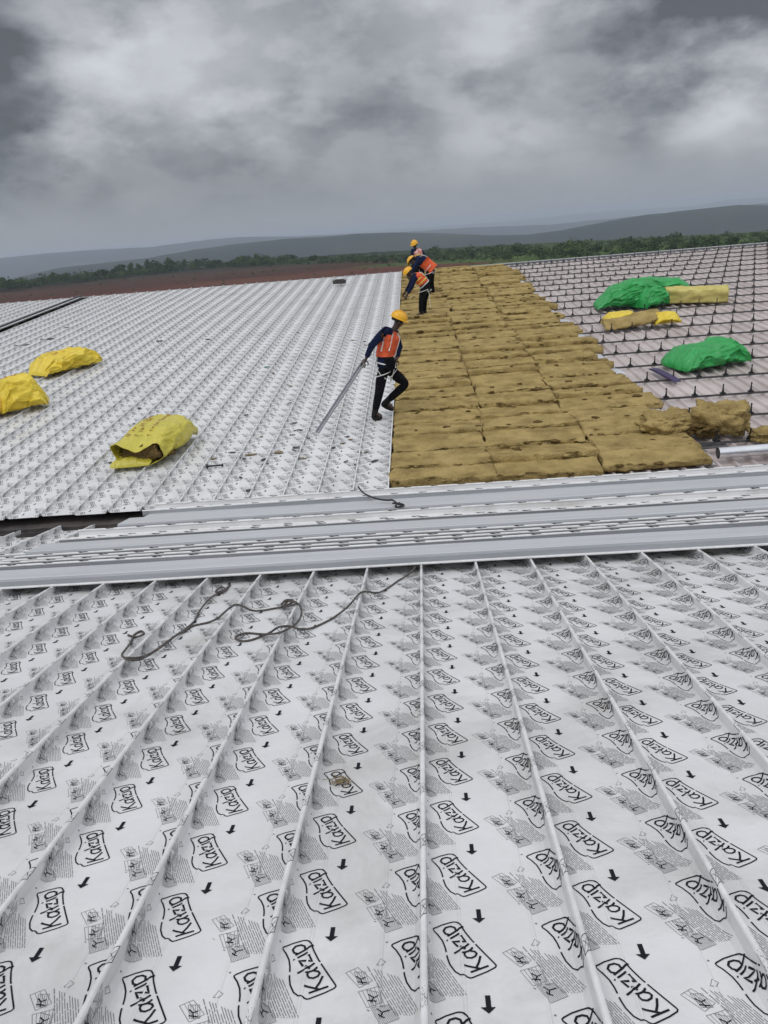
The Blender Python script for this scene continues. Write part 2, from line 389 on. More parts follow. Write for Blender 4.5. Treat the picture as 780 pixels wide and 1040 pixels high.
# ------------------------------------------------------------------ rails and clips
ROWS = [1.30+.985*k for k in range(20)]
CX0 = 3.53
def rail_mesh():
    mb = MB(); mb.prism([(-.011, -.036), (-.011, -.020), (-.007, -.020), (-.007, -.008), (.007, -.008), (.007, -.020), (.011, -.020), (.011, -.036)], -3.7, 13.2); 
    return mb.mesh('steel_rail', rail_m)
rme = rail_mesh()
for i, w_ in enumerate(ROWS):
    o = new_obj('steel_rail', rme); o.matrix_world = far_mat(CX0-.25, w_, 0)@Matrix.Translation((3.75-.05, 0, 0))
    tag(o, f'thin dark steel rail across the ribbed deck, {ORD[i+1]} rail counted from the stacked profiles', 'rail', 'rails crossing the unfinished deck')
mb = MB()
mb.box((0, 0, .004), (.085, .055, .008)); mb.box((0, 0, .012), (.05, .04, .01))
vs = []
for z, wx, wy in ((.015, .034, .030), (.05, .020, .016), (.105, .013, .009), (.112, .018, .014), (.128, .020, .014), (.136, .012, .009)):
    vs += [(-wx/2, -wy/2, z), (wx/2, -wy/2, z), (wx/2, wy/2, z), (-wx/2, wy/2, z)]
fs = []
for k in range(5):
    for j in range(4): fs.append((k*4+j, k*4+(j+1) % 4, k*4+4+(j+1) % 4, k*4+4+j))
fs.append((20, 21, 22, 23)); mb.add(vs, fs)
clip_me = mb.mesh('halter_clip', clip_m)
nclip = 0
for i, w_ in enumerate(ROWS):
    j = 0
    while True:
        X = CX0+.4*j
        P = far_pt(X, w_, 0)-CAM; c = R.T @ P
        if c[0]/c[2]*F+CX > 792 or j > 24: break
        j += 1
        o = new_obj('halter_clip', clip_me); o.matrix_world = far_mat(X+random.uniform(-.006, .006), w_, .0005, random.uniform(-.08, .08))
        tag(o, f'black upright clip, {ORD[j]} from the insulation edge on the {ORD[i+1]} rail from the profiles', 'roof clip', 'black clips standing on the rails'); nclip += 1
print('clips', nclip)

# ------------------------------------------------------------------ lumpy shapes
def box_grid(nx, ny, nz):
    idx = {}; vs = []; fs = []
    def vid(i, j, k):
        if (i, j, k) not in idx: idx[(i, j, k)] = len(vs); vs.append((i/nx*2-1, j/ny*2-1, k/nz*2-1))
        return idx[(i, j, k)]
    for i in range(nx):
        for j in range(ny):
            fs.append((vid(i, j, nz), vid(i+1, j, nz), vid(i+1, j+1, nz), vid(i, j+1, nz)))
            fs.append((vid(i, j, 0), vid(i, j+1, 0), vid(i+1, j+1, 0), vid(i+1, j, 0)))
    for i in range(nx):
        for k in range(nz):
            fs.append((vid(i, 0, k), vid(i+1, 0, k), vid(i+1, 0, k+1), vid(i, 0, k+1)))
            fs.append((vid(i, ny, k), vid(i, ny, k+1), vid(i+1, ny, k+1), vid(i+1, ny, k)))
    for j in range(ny):
        for k in range(nz):
            fs.append((vid(0, j, k), vid(0, j, k+1), vid(0, j+1, k+1), vid(0, j+1, k)))
            fs.append((vid(nx, j, k), vid(nx, j+1, k), vid(nx, j+1, k+1), vid(nx, j, k+1)))
    return vs, fs
def fb(x, y, z, o=3): return noise.fractal(Vector((x, y, z)), .9, 2.1, o)
def slab(L, W, Tk, nx, ny, nz, seed, rag=.02, topn=.012, tilt=0, holes=None, shear=0, flake=0.):
    vs, fs = box_grid(nx, ny, nz); out = []; s = seed*13.7
    for a, b, c in vs:
        x, y, z = a*L/2, b*W/2, (c+1)/2*Tk
        e = fb(x*3+s, y*3, z*5, 3)*rag; e2 = fb(x*4, y*4+s, z*9+9, 4)*rag
        if abs(a) > .98: x += e*1.6*math.copysign(1, a)
        if abs(b) > .98: y += e2*1.8*math.copysign(1, b)+fb(x*9+s, 5, 2, 3)*rag*.8
        x += shear*y
        if c > .98:
            z += fb(x*4+s, y*6, 1, 4)*topn+fb(x*14+s, y*22, 3, 2)*topn*.6
            if flake:
                q = fb(x*2.2+s, y*5.5, 7, 3); z += flake*(math.floor(q*4)/4+.15*q)
                q = fb(x*6+s, y*9, 17, 3); z -= flake*1.1*max(0, q-.28)*3
            ed = max(abs(a), abs(b))
            if ed > .93: z -= .009*(ed-.93)/.07
            z += tilt*(-b)*(1+.8*noise.noise(Vector((x*1.7+s, 3, 3))))
        if holes and c > .98:
            for hx, hy in holes:
                d = math.hypot(x-hx, (y-hy)*1.3)
                if d < .06: z += .012*math.exp(-(d/.03)**2)-.02*math.exp(-(d/.012)**2)
        out.append((x, y, z))
    return out, fs
def tuft(mb, c, r, seed, mi=1):
    vs = []; fs = []; n = 7; m = 5; s = seed*3.1
    for i in range(m+1):
        th = math.pi*i/m
        for j in range(n):
            ph = 2*math.pi*j/n; d = Vector((math.sin(th)*math.cos(ph), math.sin(th)*math.sin(ph), math.cos(th)*.55))
            k = 1+.75*fb(d.x*2+s, d.y*2, d.z*2, 3); vs.append((c[0]+d.x*r*k, c[1]+d.y*r*k*.6, c[2]+d.z*r*k*.6))
    for i in range(m):
        for j in range(n): fs.append((i*n+j, i*n+(j+1) % n, (i+1)*n+(j+1) % n, (i+1)*n+j))
    mb.add(vs, fs, mi)
# insulation slabs
rs = random.Random(21)
def joint(c, w_): return (.80, 2.0)[c]+.13*noise.noise(Vector((w_*1.1, c*9.+2, 1)))+.10*noise.noise(Vector((w_*.35, c*5., 4)))
COLX = [(-.42, .80), (.80, 2.00), (2.00, 3.22)]
COLN = ['beside the white sheets', 'in the middle column', 'beside the black clips']
ns = 0
for c, (xa, xb) in enumerate(COLX):
    w_ = .42+[0, .12, .3][c]*.5; i = 0
    while w_ < 20.3:
        W = .6*rs.uniform(.95, 1.04) if i else .5
        if w_+W > 20.75: W = 20.75-w_
        W = max(W, .3); i += 1
        xl = (joint(c-1, w_+W/2) if c else xa)+rs.uniform(-.01, .01); xr = (joint(c, w_+W/2) if c < 2 else xb)+rs.uniform(-.01, .01)
        if c == 2: xr += rs.choice([-.10, 0, .05, .14])
        if c == 0: xl = xa+.0
        dist = w_
        res = (52, 28, 3) if dist < 5 else ((34, 18, 3) if dist < 11 else (20, 10, 2))
        Lx = xr-xl; cx = (xl+xr)/2; cy = w_+W/2
        holes = []
        for k in range(-9, 1):
            hx = CX0+.4*k-cx
            for rw in ROWS:
                if abs(rw-cy) < W/2-.02 and abs(hx) < Lx/2-.03: holes.append((hx, rw-cy))
        Tk = .08+rs.uniform(-.015, .03); tilt = rs.choice([-.004, .008, .014, .022, .036, .05])
        mb = MB(); vs, fs = slab(Lx*rs.uniform(.985, 1.005), W*rs.uniform(.965, 1.0), Tk, *res, seed=ns+1, rag=.030, topn=.009, tilt=tilt, holes=holes, shear=rs.uniform(-.06, .06), flake=rs.choice([.004, .008, .016])); mb.add(vs, fs, 0)
        for hx, hy in holes:
            if rs.random() < .6:
                tuft(mb, (hx+rs.uniform(-.04, .04), hy+rs.uniform(-.04, .04), Tk+.004-tilt*hy/W*2), rs.uniform(.022, .065), ns+hx, 1)
        for q in range(rs.randint(4, 11)):
            tuft(mb, (rs.uniform(-Lx/2, Lx/2)*.96, (-W/2 if rs.random() < .7 else rs.uniform(-W/2, W/2)), Tk+rs.uniform(-.02, .004)), rs.uniform(.015, .05)*(1.9 if rs.random() < .12 else 1), ns*7+q, rs.choice([0, 0, 1]))
        o = mb.obj('insulation_slab', [wool_m, wool_d], None, smooth=True)
        o.matrix_world = far_mat(cx, cy, -.034+rs.uniform(0, .02), rs.uniform(-.03, .03))
        tag(o, f'mustard wool slab {COLN[c]}, {ORD[i]} counted from the stacked profiles', 'insulation', 'wool slabs laid across the deck'); ns += 1
        w_ += W*.995
print('slabs', ns)
# pale vapour film along the insulation edge
mb = MB(); vs = []; fs = []
nn = 160
for i in range(nn):
    w_ = .6+i*(20/nn); 
    for j in range(4):
        X = 3.06+j*.08+(.10*fb(w_*1.1, 3, 1) if j == 3 else 0)
        vs.append((X, w_, -.031+.012*fb(w_*5, j*2, 0)+.004*j*(j < 3)))
for i in range(nn-1):
    for j in range(3): fs.append((i*4+j, i*4+j+1, i*4+5+j, i*4+4+j))
nv = len(vs); vs += [(a, b, c-.002) for a, b, c in vs]; fs += [tuple(reversed([q+nv for q in f])) for f in fs]
mb.add(vs, fs); o = mb.obj('vapour_film', vapor_m, None, True); o.matrix_world = far_mat(0, 0, 0)
tag(o, 'crinkled pale plastic film peeping out along the right edge of the brown insulation', 'plastic film')

def chunk(name, L, W, H, seed, mats, amp=.35, res=26, sq=.55, layers=0.):
    vs, fs = box_grid(res, res, res//2); out = []; s = seed*7.3
    for a, b, c in vs:
        v = Vector((a, b, c)); l = max(abs(a), abs(b), abs(c)); sp = v.normalized()
        q = v.lerp(sp*1.05, sq); n = fb(q.x*1.3+s, q.y*1.3, q.z*1.3, 4); n2 = fb(q.x*4+s, q.y*4, q.z*6, 4)
        q = q*(1+amp*n+amp*.3*n2); z = (q.z+1)/2*H
        if layers: z += layers*math.sin(q.x*3+q.z*14)*.5
        out.append((q.x*L/2, q.y*W/2, max(z, 0)))
    mb = MB(); mb.add(out, fs, 0); return mb
def sack(L, W, H, seed, folds=.08, nu=96, nv=120, ends=(1, 1), sq=3.0, bend=0, top=None, fdir=1.0, twist=0.):
    vs = []; fs = []; s = seed*5.9
    for i in range(nu+1):
        t = i/nu; x = (t-.5)
        e0 = min(1, (t/.22))**.5 if ends[0] else 1; e1 = min(1, ((1-t)/.22))**.5 if ends[1] else 1
        eh = max(.03, min(e0, e1)); ew = .80+.20*min(e0, e1)
        hh = H*eh*(1 if top is None else top(t)); ww = W*ew
        for j in range(nv):
            a = 2*math.pi*j/nv+twist*x; ca, sa = math.cos(a), math.sin(a)
            r = (abs(ca)**sq+abs(sa)**sq)**(-1/sq)
            y, z = r*ca*ww/2, r*sa*hh/2
            P = Vector((x*L*3*fdir+s, y*5, z*5))
            n = noise.noise(P); big = noise.noise(Vector((x*L*1.8+s*2, y*2, z*2)))
            wv_ = n*.5
            rid = (1-abs(noise.noise(Vector((x*L*2.6*fdir+s+wv_+y*3.0, y*3.2+4+wv_, z*3.4)))))**3
            fine = (1-abs(noise.noise(Vector((x*L*3.2+s-y*8+wv_*2, y*9+wv_*2, z*10)))))**3
            fin2 = noise.noise(Vector((x*L*7+s+y*9, y*12+z*9, z*12+wv_*3)))
            k = 1+folds*(.85*rid+.50*fine+.22*fin2-.75+.35*n)+folds*1.2*big
            y *= k; z *= k
            xx = x*L*(1+.10*noise.noise(Vector((y*4+s, z*4, 8)))*(1 if abs(x) > .3 else 0))
            vs.append((xx, y+bend*math.sin(t*math.pi)*W, max(z+hh/2, -.0)+.002*0))
    for i in range(nu):
        for j in range(nv): fs.append((i*nv+j, (i+1)*nv+j, (i+1)*nv+(j+1) % nv, i*nv+(j+1) % nv))
    if ends[0]: fs.append(tuple(range(nv)))
    if ends[1]: fs.append(tuple(range(nu*nv, nu*nv+nv))[::-1])
    mb = MB(); mb.add(vs, fs, 0); return mb
def place(o, X, w_, z, rot): o.matrix_world = far_mat(X, w_, z, rot); return o
def marks(mb, L, pts):                          # short red print strokes following the bag skin
    pass
# yellow bag with open mouth, nearest
zt_ = ZF+.005
def bagrot(p, q, z):                            # direction on the roof between two pixels
    a, b = far_px(*p, z), far_px(*q, z); return (a[0]+b[0])/2, (a[1]+b[1])/2, math.atan2(b[1]-a[1], b[0]-a[0]), math.hypot(b[0]-a[0], b[1]-a[1])
def print_strokes(obj_mesh, specs, parent, name='bag_print'):
    # specs: polylines on the top of the bag, projected down to the mesh
    from mathutils.bvhtree import BVHTree
    me = obj_mesh.data; bv = BVHTree.FromPolygons([v.co.copy() for v in me.vertices], [tuple(p.vertices) for p in me.polygons])
    mb = MB()
    for pl, w in specs:
        pts = subdiv(pl, .02)
        hs = []
        for a, b in pts:
            hit = bv.ray_cast(Vector((a, b, 3)), Vector((0, 0, -1)))
            hs.append(hit[0]+Vector((0, 0, .013)) if hit[0] is not None else None)
        for i in range(len(pts)-1):
            if hs[i] is None or hs[i+1] is None: continue
            d = hs[i+1]-hs[i]; s_ = Vector((-d.y, d.x, 0)).normalized()*w/2
            mb.add([hs[i]+s_, hs[i+1]+s_, hs[i+1]-s_, hs[i]-s_], [(0, 1, 2, 3)])
    if mb.v: return mb.obj(name, red_m, parent)
def letters(rows, x0, y0, hgt, seed, flip=1):   # small illegible block print rows
    r = random.Random(seed); sp = []
    for k in range(rows):
        x = x0; y = y0-k*hgt*1.8
        while x < x0+r.uniform(.3, .42):
            w = hgt*.7
            if r.random() < .8:
                sp.append(([(x, y), (x, y+hgt)], .010))
                sp.append((r.choice([[(x, y+hgt), (x+w*.8, y+hgt)], [(x, y), (x+w*.8, y+hgt)], [(x+w*.8, y), (x+w*.8, y+hgt)], [(x, y+hgt/2), (x+w*.8, y+hgt/2)]]), .010))
            x += w*1.25
    return sp
# bag A: mouth to the lower left (px 128..165, 470), far end upper right (190,432)
X, W_, rot, LL = bagrot((141, 472), (183, 441), ZF)
ba = empty('yellow_sack', 'dull yellow wool sack with dark open mouth, nearest sack on the white sheets', 'sack', 'yellow sacks on the white sheets', far_mat(X, W_, ZF, rot))
mb = sack(1.22, .70, .38, 3, folds=.12, ends=(0, 1), sq=3.0, top=lambda t: .86+.14*min(1, t*3)); mb.v = [(a-.10*math.sin(b*7+1)*max(0, 1-(a+.61)*4)-.06*(c/.37)*max(0, 1-(a+.61)*5), b, c*(1-.42*max(0, 1-(a+.61)*2.4)*math.exp(-((b+.05)/.18)**2) if c > .1 else 1)) for a, b, c in mb.v]; o = mb.obj('sack_skin', ybag2_m, ba, True)
mod = o.modifiers.new('s', 'SOLIDIFY'); mod.thickness = .006; mod.offset = -1
print_strokes(o, letters(2, -.45, .16, .065, 3)+letters(1, -.12, .10, .065, 4)+letters(1, .1, .18, .05, 5)+letters(1, .0, -.08, .05, 6)+letters(1, -.40, -.10, .05, 8), ba)
mb = MB(); vs, fs = slab(.8, .56, .21, 24, 16, 10, 77, rag=.06, topn=.03); mb.add([(a-.13, b, c+.03) for a, b, c in vs], fs, 0); mb.obj('wool_filling', wool_d, ba, True)
mb = sack(.36, .62, .10, 8, folds=.35, ends=(1, 1), sq=2.2); o = mb.obj('mouth_flap', ybag2_m, ba, True); o.location = (-.53, .10, .0); o.rotation_euler = (0, 0, .25)
# bag B
X, W_, rot, LL = bagrot((40, 380), (88, 366), ZF)
bb = empty('yellow_sack', 'bright yellow crumpled sack, farthest back of the sacks on the white sheets', 'sack', 'yellow sacks on the white sheets', far_mat(X+.06, W_-.12, ZF, rot))
mb = sack(1.32, .85, .38, 11, folds=.27, sq=2.6, top=lambda t: .72+.5*t*(1-.3*t)); o = mb.obj('sack_skin', ybag_m, bb, True)
print_strokes(o, letters(3, -.2, .15, .06, 13), bb)
mb = sack(.3, .5, .12, 12, folds=.25); o = mb.obj('gathered_end', ybag_m, bb, True); o.location = (.62, -.1, 0)
# bag C
X, W_, rot, LL = bagrot((6, 418), (40, 413), ZF)
bc = empty('yellow_sack', 'bright yellow rounded sack with printed end at the left edge', 'sack', 'yellow sacks on the white sheets', far_mat(X-.16, W_+.22, ZF, rot+.5))
mb = sack(.78, .74, .54, 19, folds=.22, sq=2.4, ends=(1, 1)); o = mb.obj('sack_skin', ybag_m, bc, True)
print_strokes(o, letters(3, -.25, .1, .06, 23), bc)
mb = sack(.34, .46, .30, 20, folds=.3, sq=2.2); o = mb.obj('gathered_end', ybag_m, bc, True); o.location = (.22, -.26, 0); o.rotation_euler = (0, 0, -.5)
X, W_ = far_px(-4, 422, ZF)
bd = empty('yellow_sack', 'orange yellow sack cut off by the left edge, touching the rounded sack', 'sack', 'yellow sacks on the white sheets', far_mat(X-.22, W_+.1, ZF, .9))
mb = sack(.75, .55, .30, 29, folds=.10); mb.obj('sack_skin', obag_m, bd, True)
# green bags
def far_c(px, py, z=0): return far_px(px, py, z)
X, W_, rot, LL = bagrot((608, 314), (680, 310), .0)
g1 = empty('green_sack', 'big crumpled green plastic bundle heaped beside the pale yellow slab', 'sack', 'green plastic bundles on the clips', far_mat(X, W_+.35, .0, rot+.05))
mb = sack(1.60, .95, .60, 31, folds=.26, sq=2.1, ends=(1, 1), top=lambda t: .45+1.0*t if t < .55 else 1.0-.45*(t-.55), nu=110, nv=110); mb.obj('bundle_skin', gbag_m, g1, True)
mb = sack(.75, .8, .42, 33, folds=.3, sq=2.0); o = mb.obj('bundle_fold', gbag_m, g1, True); o.location = (.35, -.2, 0); o.rotation_euler = (0, 0, .6)
X, W_ = far_px(676, 293, 0)
g2 = empty('green_sack', 'small green plastic bundle tucked behind the pale yellow slab', 'sack', 'green plastic bundles on the clips', far_mat(X, W_+.2, 0, -.2))
mb = sack(1.25, .7, .30, 35, folds=.2, sq=2.2, top=lambda t: 1.1-.5*t); mb.obj('bundle_skin', gbag_m, g2, True)
X, W_, rot, LL = bagrot((682, 376), (758, 366), .0)
g3 = empty('green_sack', 'flat long green plastic bundle, nearest of the green ones', 'sack', 'green plastic bundles on the clips', far_mat(X, W_+.18, .0, rot+.08))
mb = sack(1.26, .78, .31, 41, folds=.25, sq=2.8, nu=100, nv=110, top=lambda t: .85+.45*t); mb.obj('bundle_skin', gbag_m, g3, True)
mb = MB(); mb.box((.28, .02, .345), (.20, .03, .012), Matrix.Rotation(-.6, 4, 'Z')); mb.box((-.02, -.03, .31), (.16, .03, .012), Matrix.Rotation(-.7, 4, 'Z'))
# pale slab
X, W_, rot, LL = bagrot((682, 308), (735, 307), 0)
s1 = empty('insulation_pack', 'pale yellow wrapped block between green bundle and clips', 'insulation pack', None, far_mat(X+.05, W_+.28, .0, rot+.03))
mb = MB(); vs, fs = slab(1.35, .60, .30, 24, 12, 8, 51, rag=.03, topn=.02); mb.add(vs, fs); mb.obj('wool_block', wool_p, s1, True)
X, W_, rot, LL = bagrot((616, 334), (684, 330), 0)
s2 = empty('insulation_pack', 'torn yellow sack with a brown wool slab leaning out, below the big green bundle', 'insulation pack', None, far_mat(X, W_+.2, .0, rot))
mb = sack(.75, .45, .22, 61, folds=.2, sq=2.2); o = mb.obj('torn_skin', ybag_m, s2, True); o.location = (-.3, .25, .02)
mb = sack(.55, .5, .20, 63, folds=.28, sq=2.1); o = mb.obj('torn_skin', ybag_m, s2, True); o.location = (.52, 0, .02); o.rotation_euler = (0, 0, .3)
mb = MB(); vs, fs = slab(1.15, .42, .055, 20, 8, 2, 65, rag=.03, topn=.01); mb.add([(a, b, c+.05+.11*max(0, a+.2)) for a, b, c in vs], fs); o = mb.obj('wool_slab', wool_m, s2, True); o.location = (-.12, -.05, .03); o.rotation_euler = (.35, -.05, .1)
# purple strip
X, W_, rot, LL = bagrot((661, 375), (688, 388), 0)
o = sack(LL*1.02, .13, .05, 71, folds=.1, nu=30, nv=20).obj('plastic_strip', purple_m, None, True); place(o, X, W_, .002, rot)
tag(o, 'purple plastic strip lying under the near end of the flat green bundle', 'strip')
# wool chunks
for (px, py, L_, Wd, H_, sd, lab, rt) in ((680, 440, .66, .50, .24, 81, 'crumpled lump of brown wool at the right end of the slabs', .2), (734, 440, .60, .45, .36, 83, 'upright torn lump of brown wool standing among the clips', -.5), (783, 448, .35, .3, .12, 85, 'small lump of brown wool at the right edge above the silver roll', 0)):
    X, W_ = far_px(px, py, 0)
    o = chunk('wool_lump', L_, Wd, H_, sd, None, amp=.38, sq=.45, layers=.012).obj('wool_lump', wool_m, None, True); place(o, X, W_+.1, -.01, rt); tag(o, lab, 'insulation', 'loose lumps of wool')
X, W_ = far_px(709, 440, 0)
o = chunk('wool_lump', .32, .4, .16, 87, None, amp=.5, sq=.5).obj('wool_lump', wool_d, None, True); place(o, X, W_+.02, -.01, .4); tag(o, 'dark torn tuft of wool between the two big lumps', 'insulation', 'loose lumps of wool')
# silver roll
X, W_ = far_px(729, 461, .05)
rl = empty('foil_roll', 'shiny silver foil roll at the right edge behind the stacked profiles', 'roll', None, far_mat(X, W_, .06, .03))
mb = MB()
K = 28; vs = []
for k in range(15):
    x = k/14*1.9
    for j in range(K):
        a = 2*math.pi*j/K; r = .066+.0012*math.sin(a*3+x*4); vs.append((x, r*math.cos(a), r*math.sin(a)))
mb.add(vs, [(k*K+j, (k+1)*K+j, (k+1)*K+(j+1) % K, k*K+(j+1) % K) for k in range(14) for j in range(K)]); mb.obj('foil', foil_m, rl, True)
mb = MB(); mb.tube([(0.004, 0, 0), (1.89, 0, 0)], .050, 20); mb.obj('roll_core', dark_m, rl)
X, W_ = far_px(705, 458, 0)
o = MB(); o.box((0, 0, .012), (.62, .07, .012)); o.box((0, .03, .03), (.62, .008, .04)); o = o.obj('metal_offcut', rail_m); place(o, X+.1, W_+.05, 0, .06); tag(o, 'dark metal angle offcut lying left of the silver roll', 'offcut')

# ------------------------------------------------------------------ stacked profile sheets across the valley
def profile_sheet(label, v0, W, base, up, x0, x1, rot, printed, seed):
    """up: pan at the bottom, beads on top (film side up); otherwise turned over"""
    H = .067; pts = [(0, H-.004), (.003, .02), (.014, .003), (.022, 0), (W-.022, 0), (W-.014, .003), (W-.003, .02), (W, H-.004)]
    if not up: pts = [(a, H-b) for a, b in pts]
    root = empty('profile_sheet', label, 'roof sheet', 'profile sheets stacked across the valley', near_mat(0, v0, base, rot))
    mb = MB(); out = offset_closed(pts, .0014); S = 14; n = len(out); vs = []; r = random.Random(seed)
    ph = r.random()*6
    for k in range(S+1):
        x = x0+(x1-x0)*k/S; dv = .004*math.sin(x*.9+ph); dz = .003*math.sin(x*1.3+ph*2)
        vs += [(x, a+dv, b+dz) for a, b in out]
    fs = [(k*n+i, k*n+(i+1) % n, (k+1)*n+(i+1) % n, (k+1)*n+i) for k in range(S) for i in range(n)]
    mi = []
    m = len(pts)
    for k in range(S):
        for i in range(n):
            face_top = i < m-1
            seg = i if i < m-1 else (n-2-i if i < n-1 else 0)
            web = seg in (0, 1, m-2, m-3)  # upright webs take the darker metal, their shade put into the colour
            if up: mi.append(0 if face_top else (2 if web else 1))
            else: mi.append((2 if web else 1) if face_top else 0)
    mb.add(vs, fs, 0); mb.mi = mi
    for i in range(m-1):
        mb.add([vs[i], vs[i+1], vs[2*m-2-i], vs[2*m-1-i]], [(0, 3, 2, 1)], 1); q = S*n; mb.add([vs[q+i], vs[q+i+1], vs[q+2*m-2-i], vs[q+2*m-1-i]], [(0, 1, 2, 3)], 1)
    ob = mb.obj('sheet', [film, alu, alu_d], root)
    zb = H if up else 0.0
    for yy in (0, W):
        mb = MB()
        P = [(x0+(x1-x0)*k/S, yy+.004*math.sin((x0+(x1-x0)*k/S)*.9+ph), zb+.003*math.sin((x0+(x1-x0)*k/S)*1.3+ph*2)) for k in range(S+1)]
        mb.tube(P, .0095, 8, 0)
        x = x0+.1+r.random()*.2
        while x < x1-.1 and printed:
            dv = .004*math.sin(x*.9+ph); dz = .003*math.sin(x*1.3+ph*2)
            for (a, b, ang) in ((0, .035, .4), (.012, .05, .9), (.03, .075, -.1), (.05, .085, .7), (.0, .06, -.5)):
                A_, B_ = ang-.28, ang+.24
                q = [(x+a, yy+dv-.0102*math.sin(A_), zb+dz+.0102*math.cos(A_)), (x+b, yy+dv-.0102*math.sin(A_), zb+dz+.0102*math.cos(A_)), (x+b+.004, yy+dv-.0102*math.sin(B_), zb+dz+.0102*math.cos(B_)), (x+a+.006, yy+dv-.0102*math.sin(B_), zb+dz+.0102*math.cos(B_))]
                mb.add(q, [(0, 1, 2, 3)], 1)
            x += .2985
        mb.obj('bead', [bead_m, ink], root)
    if up and printed:                          # film print on the open pan, rotated along the sheet
        mb = MB(); x = x0+.05
        while x < x1-.35:
            dv = .004*math.sin((x+.15)*.9+ph); dz = .003*math.sin((x+.15)*1.3+ph*2)
            for pl, w, m_ in ST:
                for q in strip(pl, w):
                    if any(not (.0 < a_+.0 < .37) for a_, _ in q): continue
                    if max(b_ for _, b_ in q)+x > x1-.02: continue
                    z_ = .0022 if m_ == 2 else .0027
                    mb.add([(x+b_, W-.025-a_*.93+dv, z_+dz+.0005) for a_, b_ in q], [(0, 1, 2, 3) if q[2] != q[3] else (0, 1, 2)], 1 if m_ in (1, 'head') else 2)
            x += PV
        mb.obj('film_print', [film, ink, inkg], root)
    return root
profile_sheet('front upturned plain grey profile sheet, lowest of the stack across the seams', 5.50, .33, .010, False, -5.2, 8.6, -.001, False, 1)
profile_sheet('second profile sheet from the front of the stack, film side up with printed edges', 5.845, .30, .032, True, -4.3, 8.4, .0003, True, 2)
profile_sheet('third profile sheet from the front of the stack, film side up with printed edges', 5.99, .34, .050, True, -3.52, 8.5, -.0005, True, 3)
profile_sheet('thin printed edge sheet nested between the second and third sheets of the stack', 5.915, .31, .042, True, -3.95, 8.3, -.0002, True, 12)
profile_sheet('thin printed edge sheet nested just behind the third sheet of the stack', 6.065, .34, .062, True, -3.45, 8.35, .0003, True, 13)
profile_sheet('fourth profile sheet from the front of the stack, plain grey top', 6.13, .34, .082, False, -3.40, 8.2, .0004, True, 4)
profile_sheet('fifth profile sheet in the stack, film side up with dark outer edge', 6.60, .40, .076, True, -3.33, 8.8, 0.0, True, 5)
profile_sheet('sixth profile sheet in the stack, film side up behind the dark edged one', 6.99, .36, .012, True, -3.42, 8.3, .0005, True, 6)
profile_sheet('seventh profile sheet in the stack, turned over with plain pale top', 7.36, .36, .050, False, -3.10, 8.7, -.0005, False, 7)
profile_sheet('rearmost printed profile sheet of the stack, touching the brown insulation', 8.02, .40, .068, True, -3.08, 8.5, .0005, True, 8)
profile_sheet('profile sheet lying in the valley under the rearmost printed one', 7.73, .38, .025, False, -3.0, 8.1, -.0005, False, 9)

# ------------------------------------------------------------------ ropes
def smooth_path(P, n=6):
    out = []
    for i in range(len(P)-1):
        p0 = P[max(i-1, 0)]; p1 = P[i]; p2 = P[i+1]; p3 = P[min(i+2, len(P)-1)]
        for k in range(n):
            t = k/n; out.append(tuple(.5*((2*p1[j])+(-p0[j]+p2[j])*t+(2*p0[j]-5*p1[j]+4*p2[j]-p3[j])*t*t+(-p0[j]+3*p1[j]-3*p2[j]+p3[j])*t**3) for j in range(2)))
    out.append(tuple(P[-1])); return out
def drape(X, r):
    d = min(1, abs(((X-XN+.2) % .4)-.2)/.17); d = d**.8; return -HB+r+(HB+.005)*(1-d*d*(3-2*d))
def near_drape(a, b, r):
    X, v = near_px(a, b, -.04)
    for _ in range(12):
        z = drape(X, r); X2, v2 = near_px(a, b, z); X, v = X*.5+X2*.5, v*.5+v2*.5
    return X, v
def rope(label, paths, r, name='rope', onpans=False):
    root = empty(name, label, 'rope', None, near_mat(0, 0, 0)); mb = MB(); k = 0
    for pts in paths:
        q = [near_drape(a, b, r) if not onpans else near_px(a, b, .12) for a, b in smooth_path(pts, 9)]
        P = [Vector((a, b, drape(a, r)+k*r*1.6 if not onpans else .15)) for a, b in q]; k += .6
        # two twisted strands
        for s_ in (0, 1, 2):
            S = []; acc = 0
            for i, p in enumerate(P):
                if i: acc += (P[i]-P[i-1]).length
                d = (P[min(i+1, len(P)-1)]-P[max(i-1, 0)]).normalized(); a = d.cross(Vector((0, 0, 1))).normalized(); b = a.cross(d)
                an = acc*90+s_*2.094; S.append(p+(a*math.cos(an)+b*math.sin(an))*r*.45)
            mb.tube(S, r*.62, 6)
    o = mb.obj('rope_strand', rope_m if not onpans else cord_m, root, True); return root
rope('long grey twisted rope with knots winding over the near seams from the profile stack', [
    [(424, 571), (420, 578), (414, 584), (404, 590), (394, 597), (384, 602), (374, 601), (366, 602), (358, 611), (350, 619), (339, 627), (328, 633), (316, 638), (305, 639), (294, 636), (283, 637), (275, 642), (266, 646), (255, 650), (245, 651), (239, 648), (243, 645), (251, 643), (268, 644), (282, 643), (294, 638), (302, 632), (306, 624), (305, 616), (299, 611), (292, 611), (287, 616), (278, 618), (266, 620), (256, 620), (247, 616), (240, 614), (234, 617), (229, 621), (221, 628), (212, 632), (203, 634), (195, 636), (187, 641), (178, 646), (168, 654), (158, 661), (148, 667), (140, 670), (132, 670), (124, 666), (128, 659), (133, 652), (136, 645), (143, 641), (146, 644), (138, 647), (130, 645)],
    [(299, 612), (292, 615), (288, 612), (294, 610), (300, 614), (291, 617), (286, 614), (297, 610), (293, 616)]], .0068)
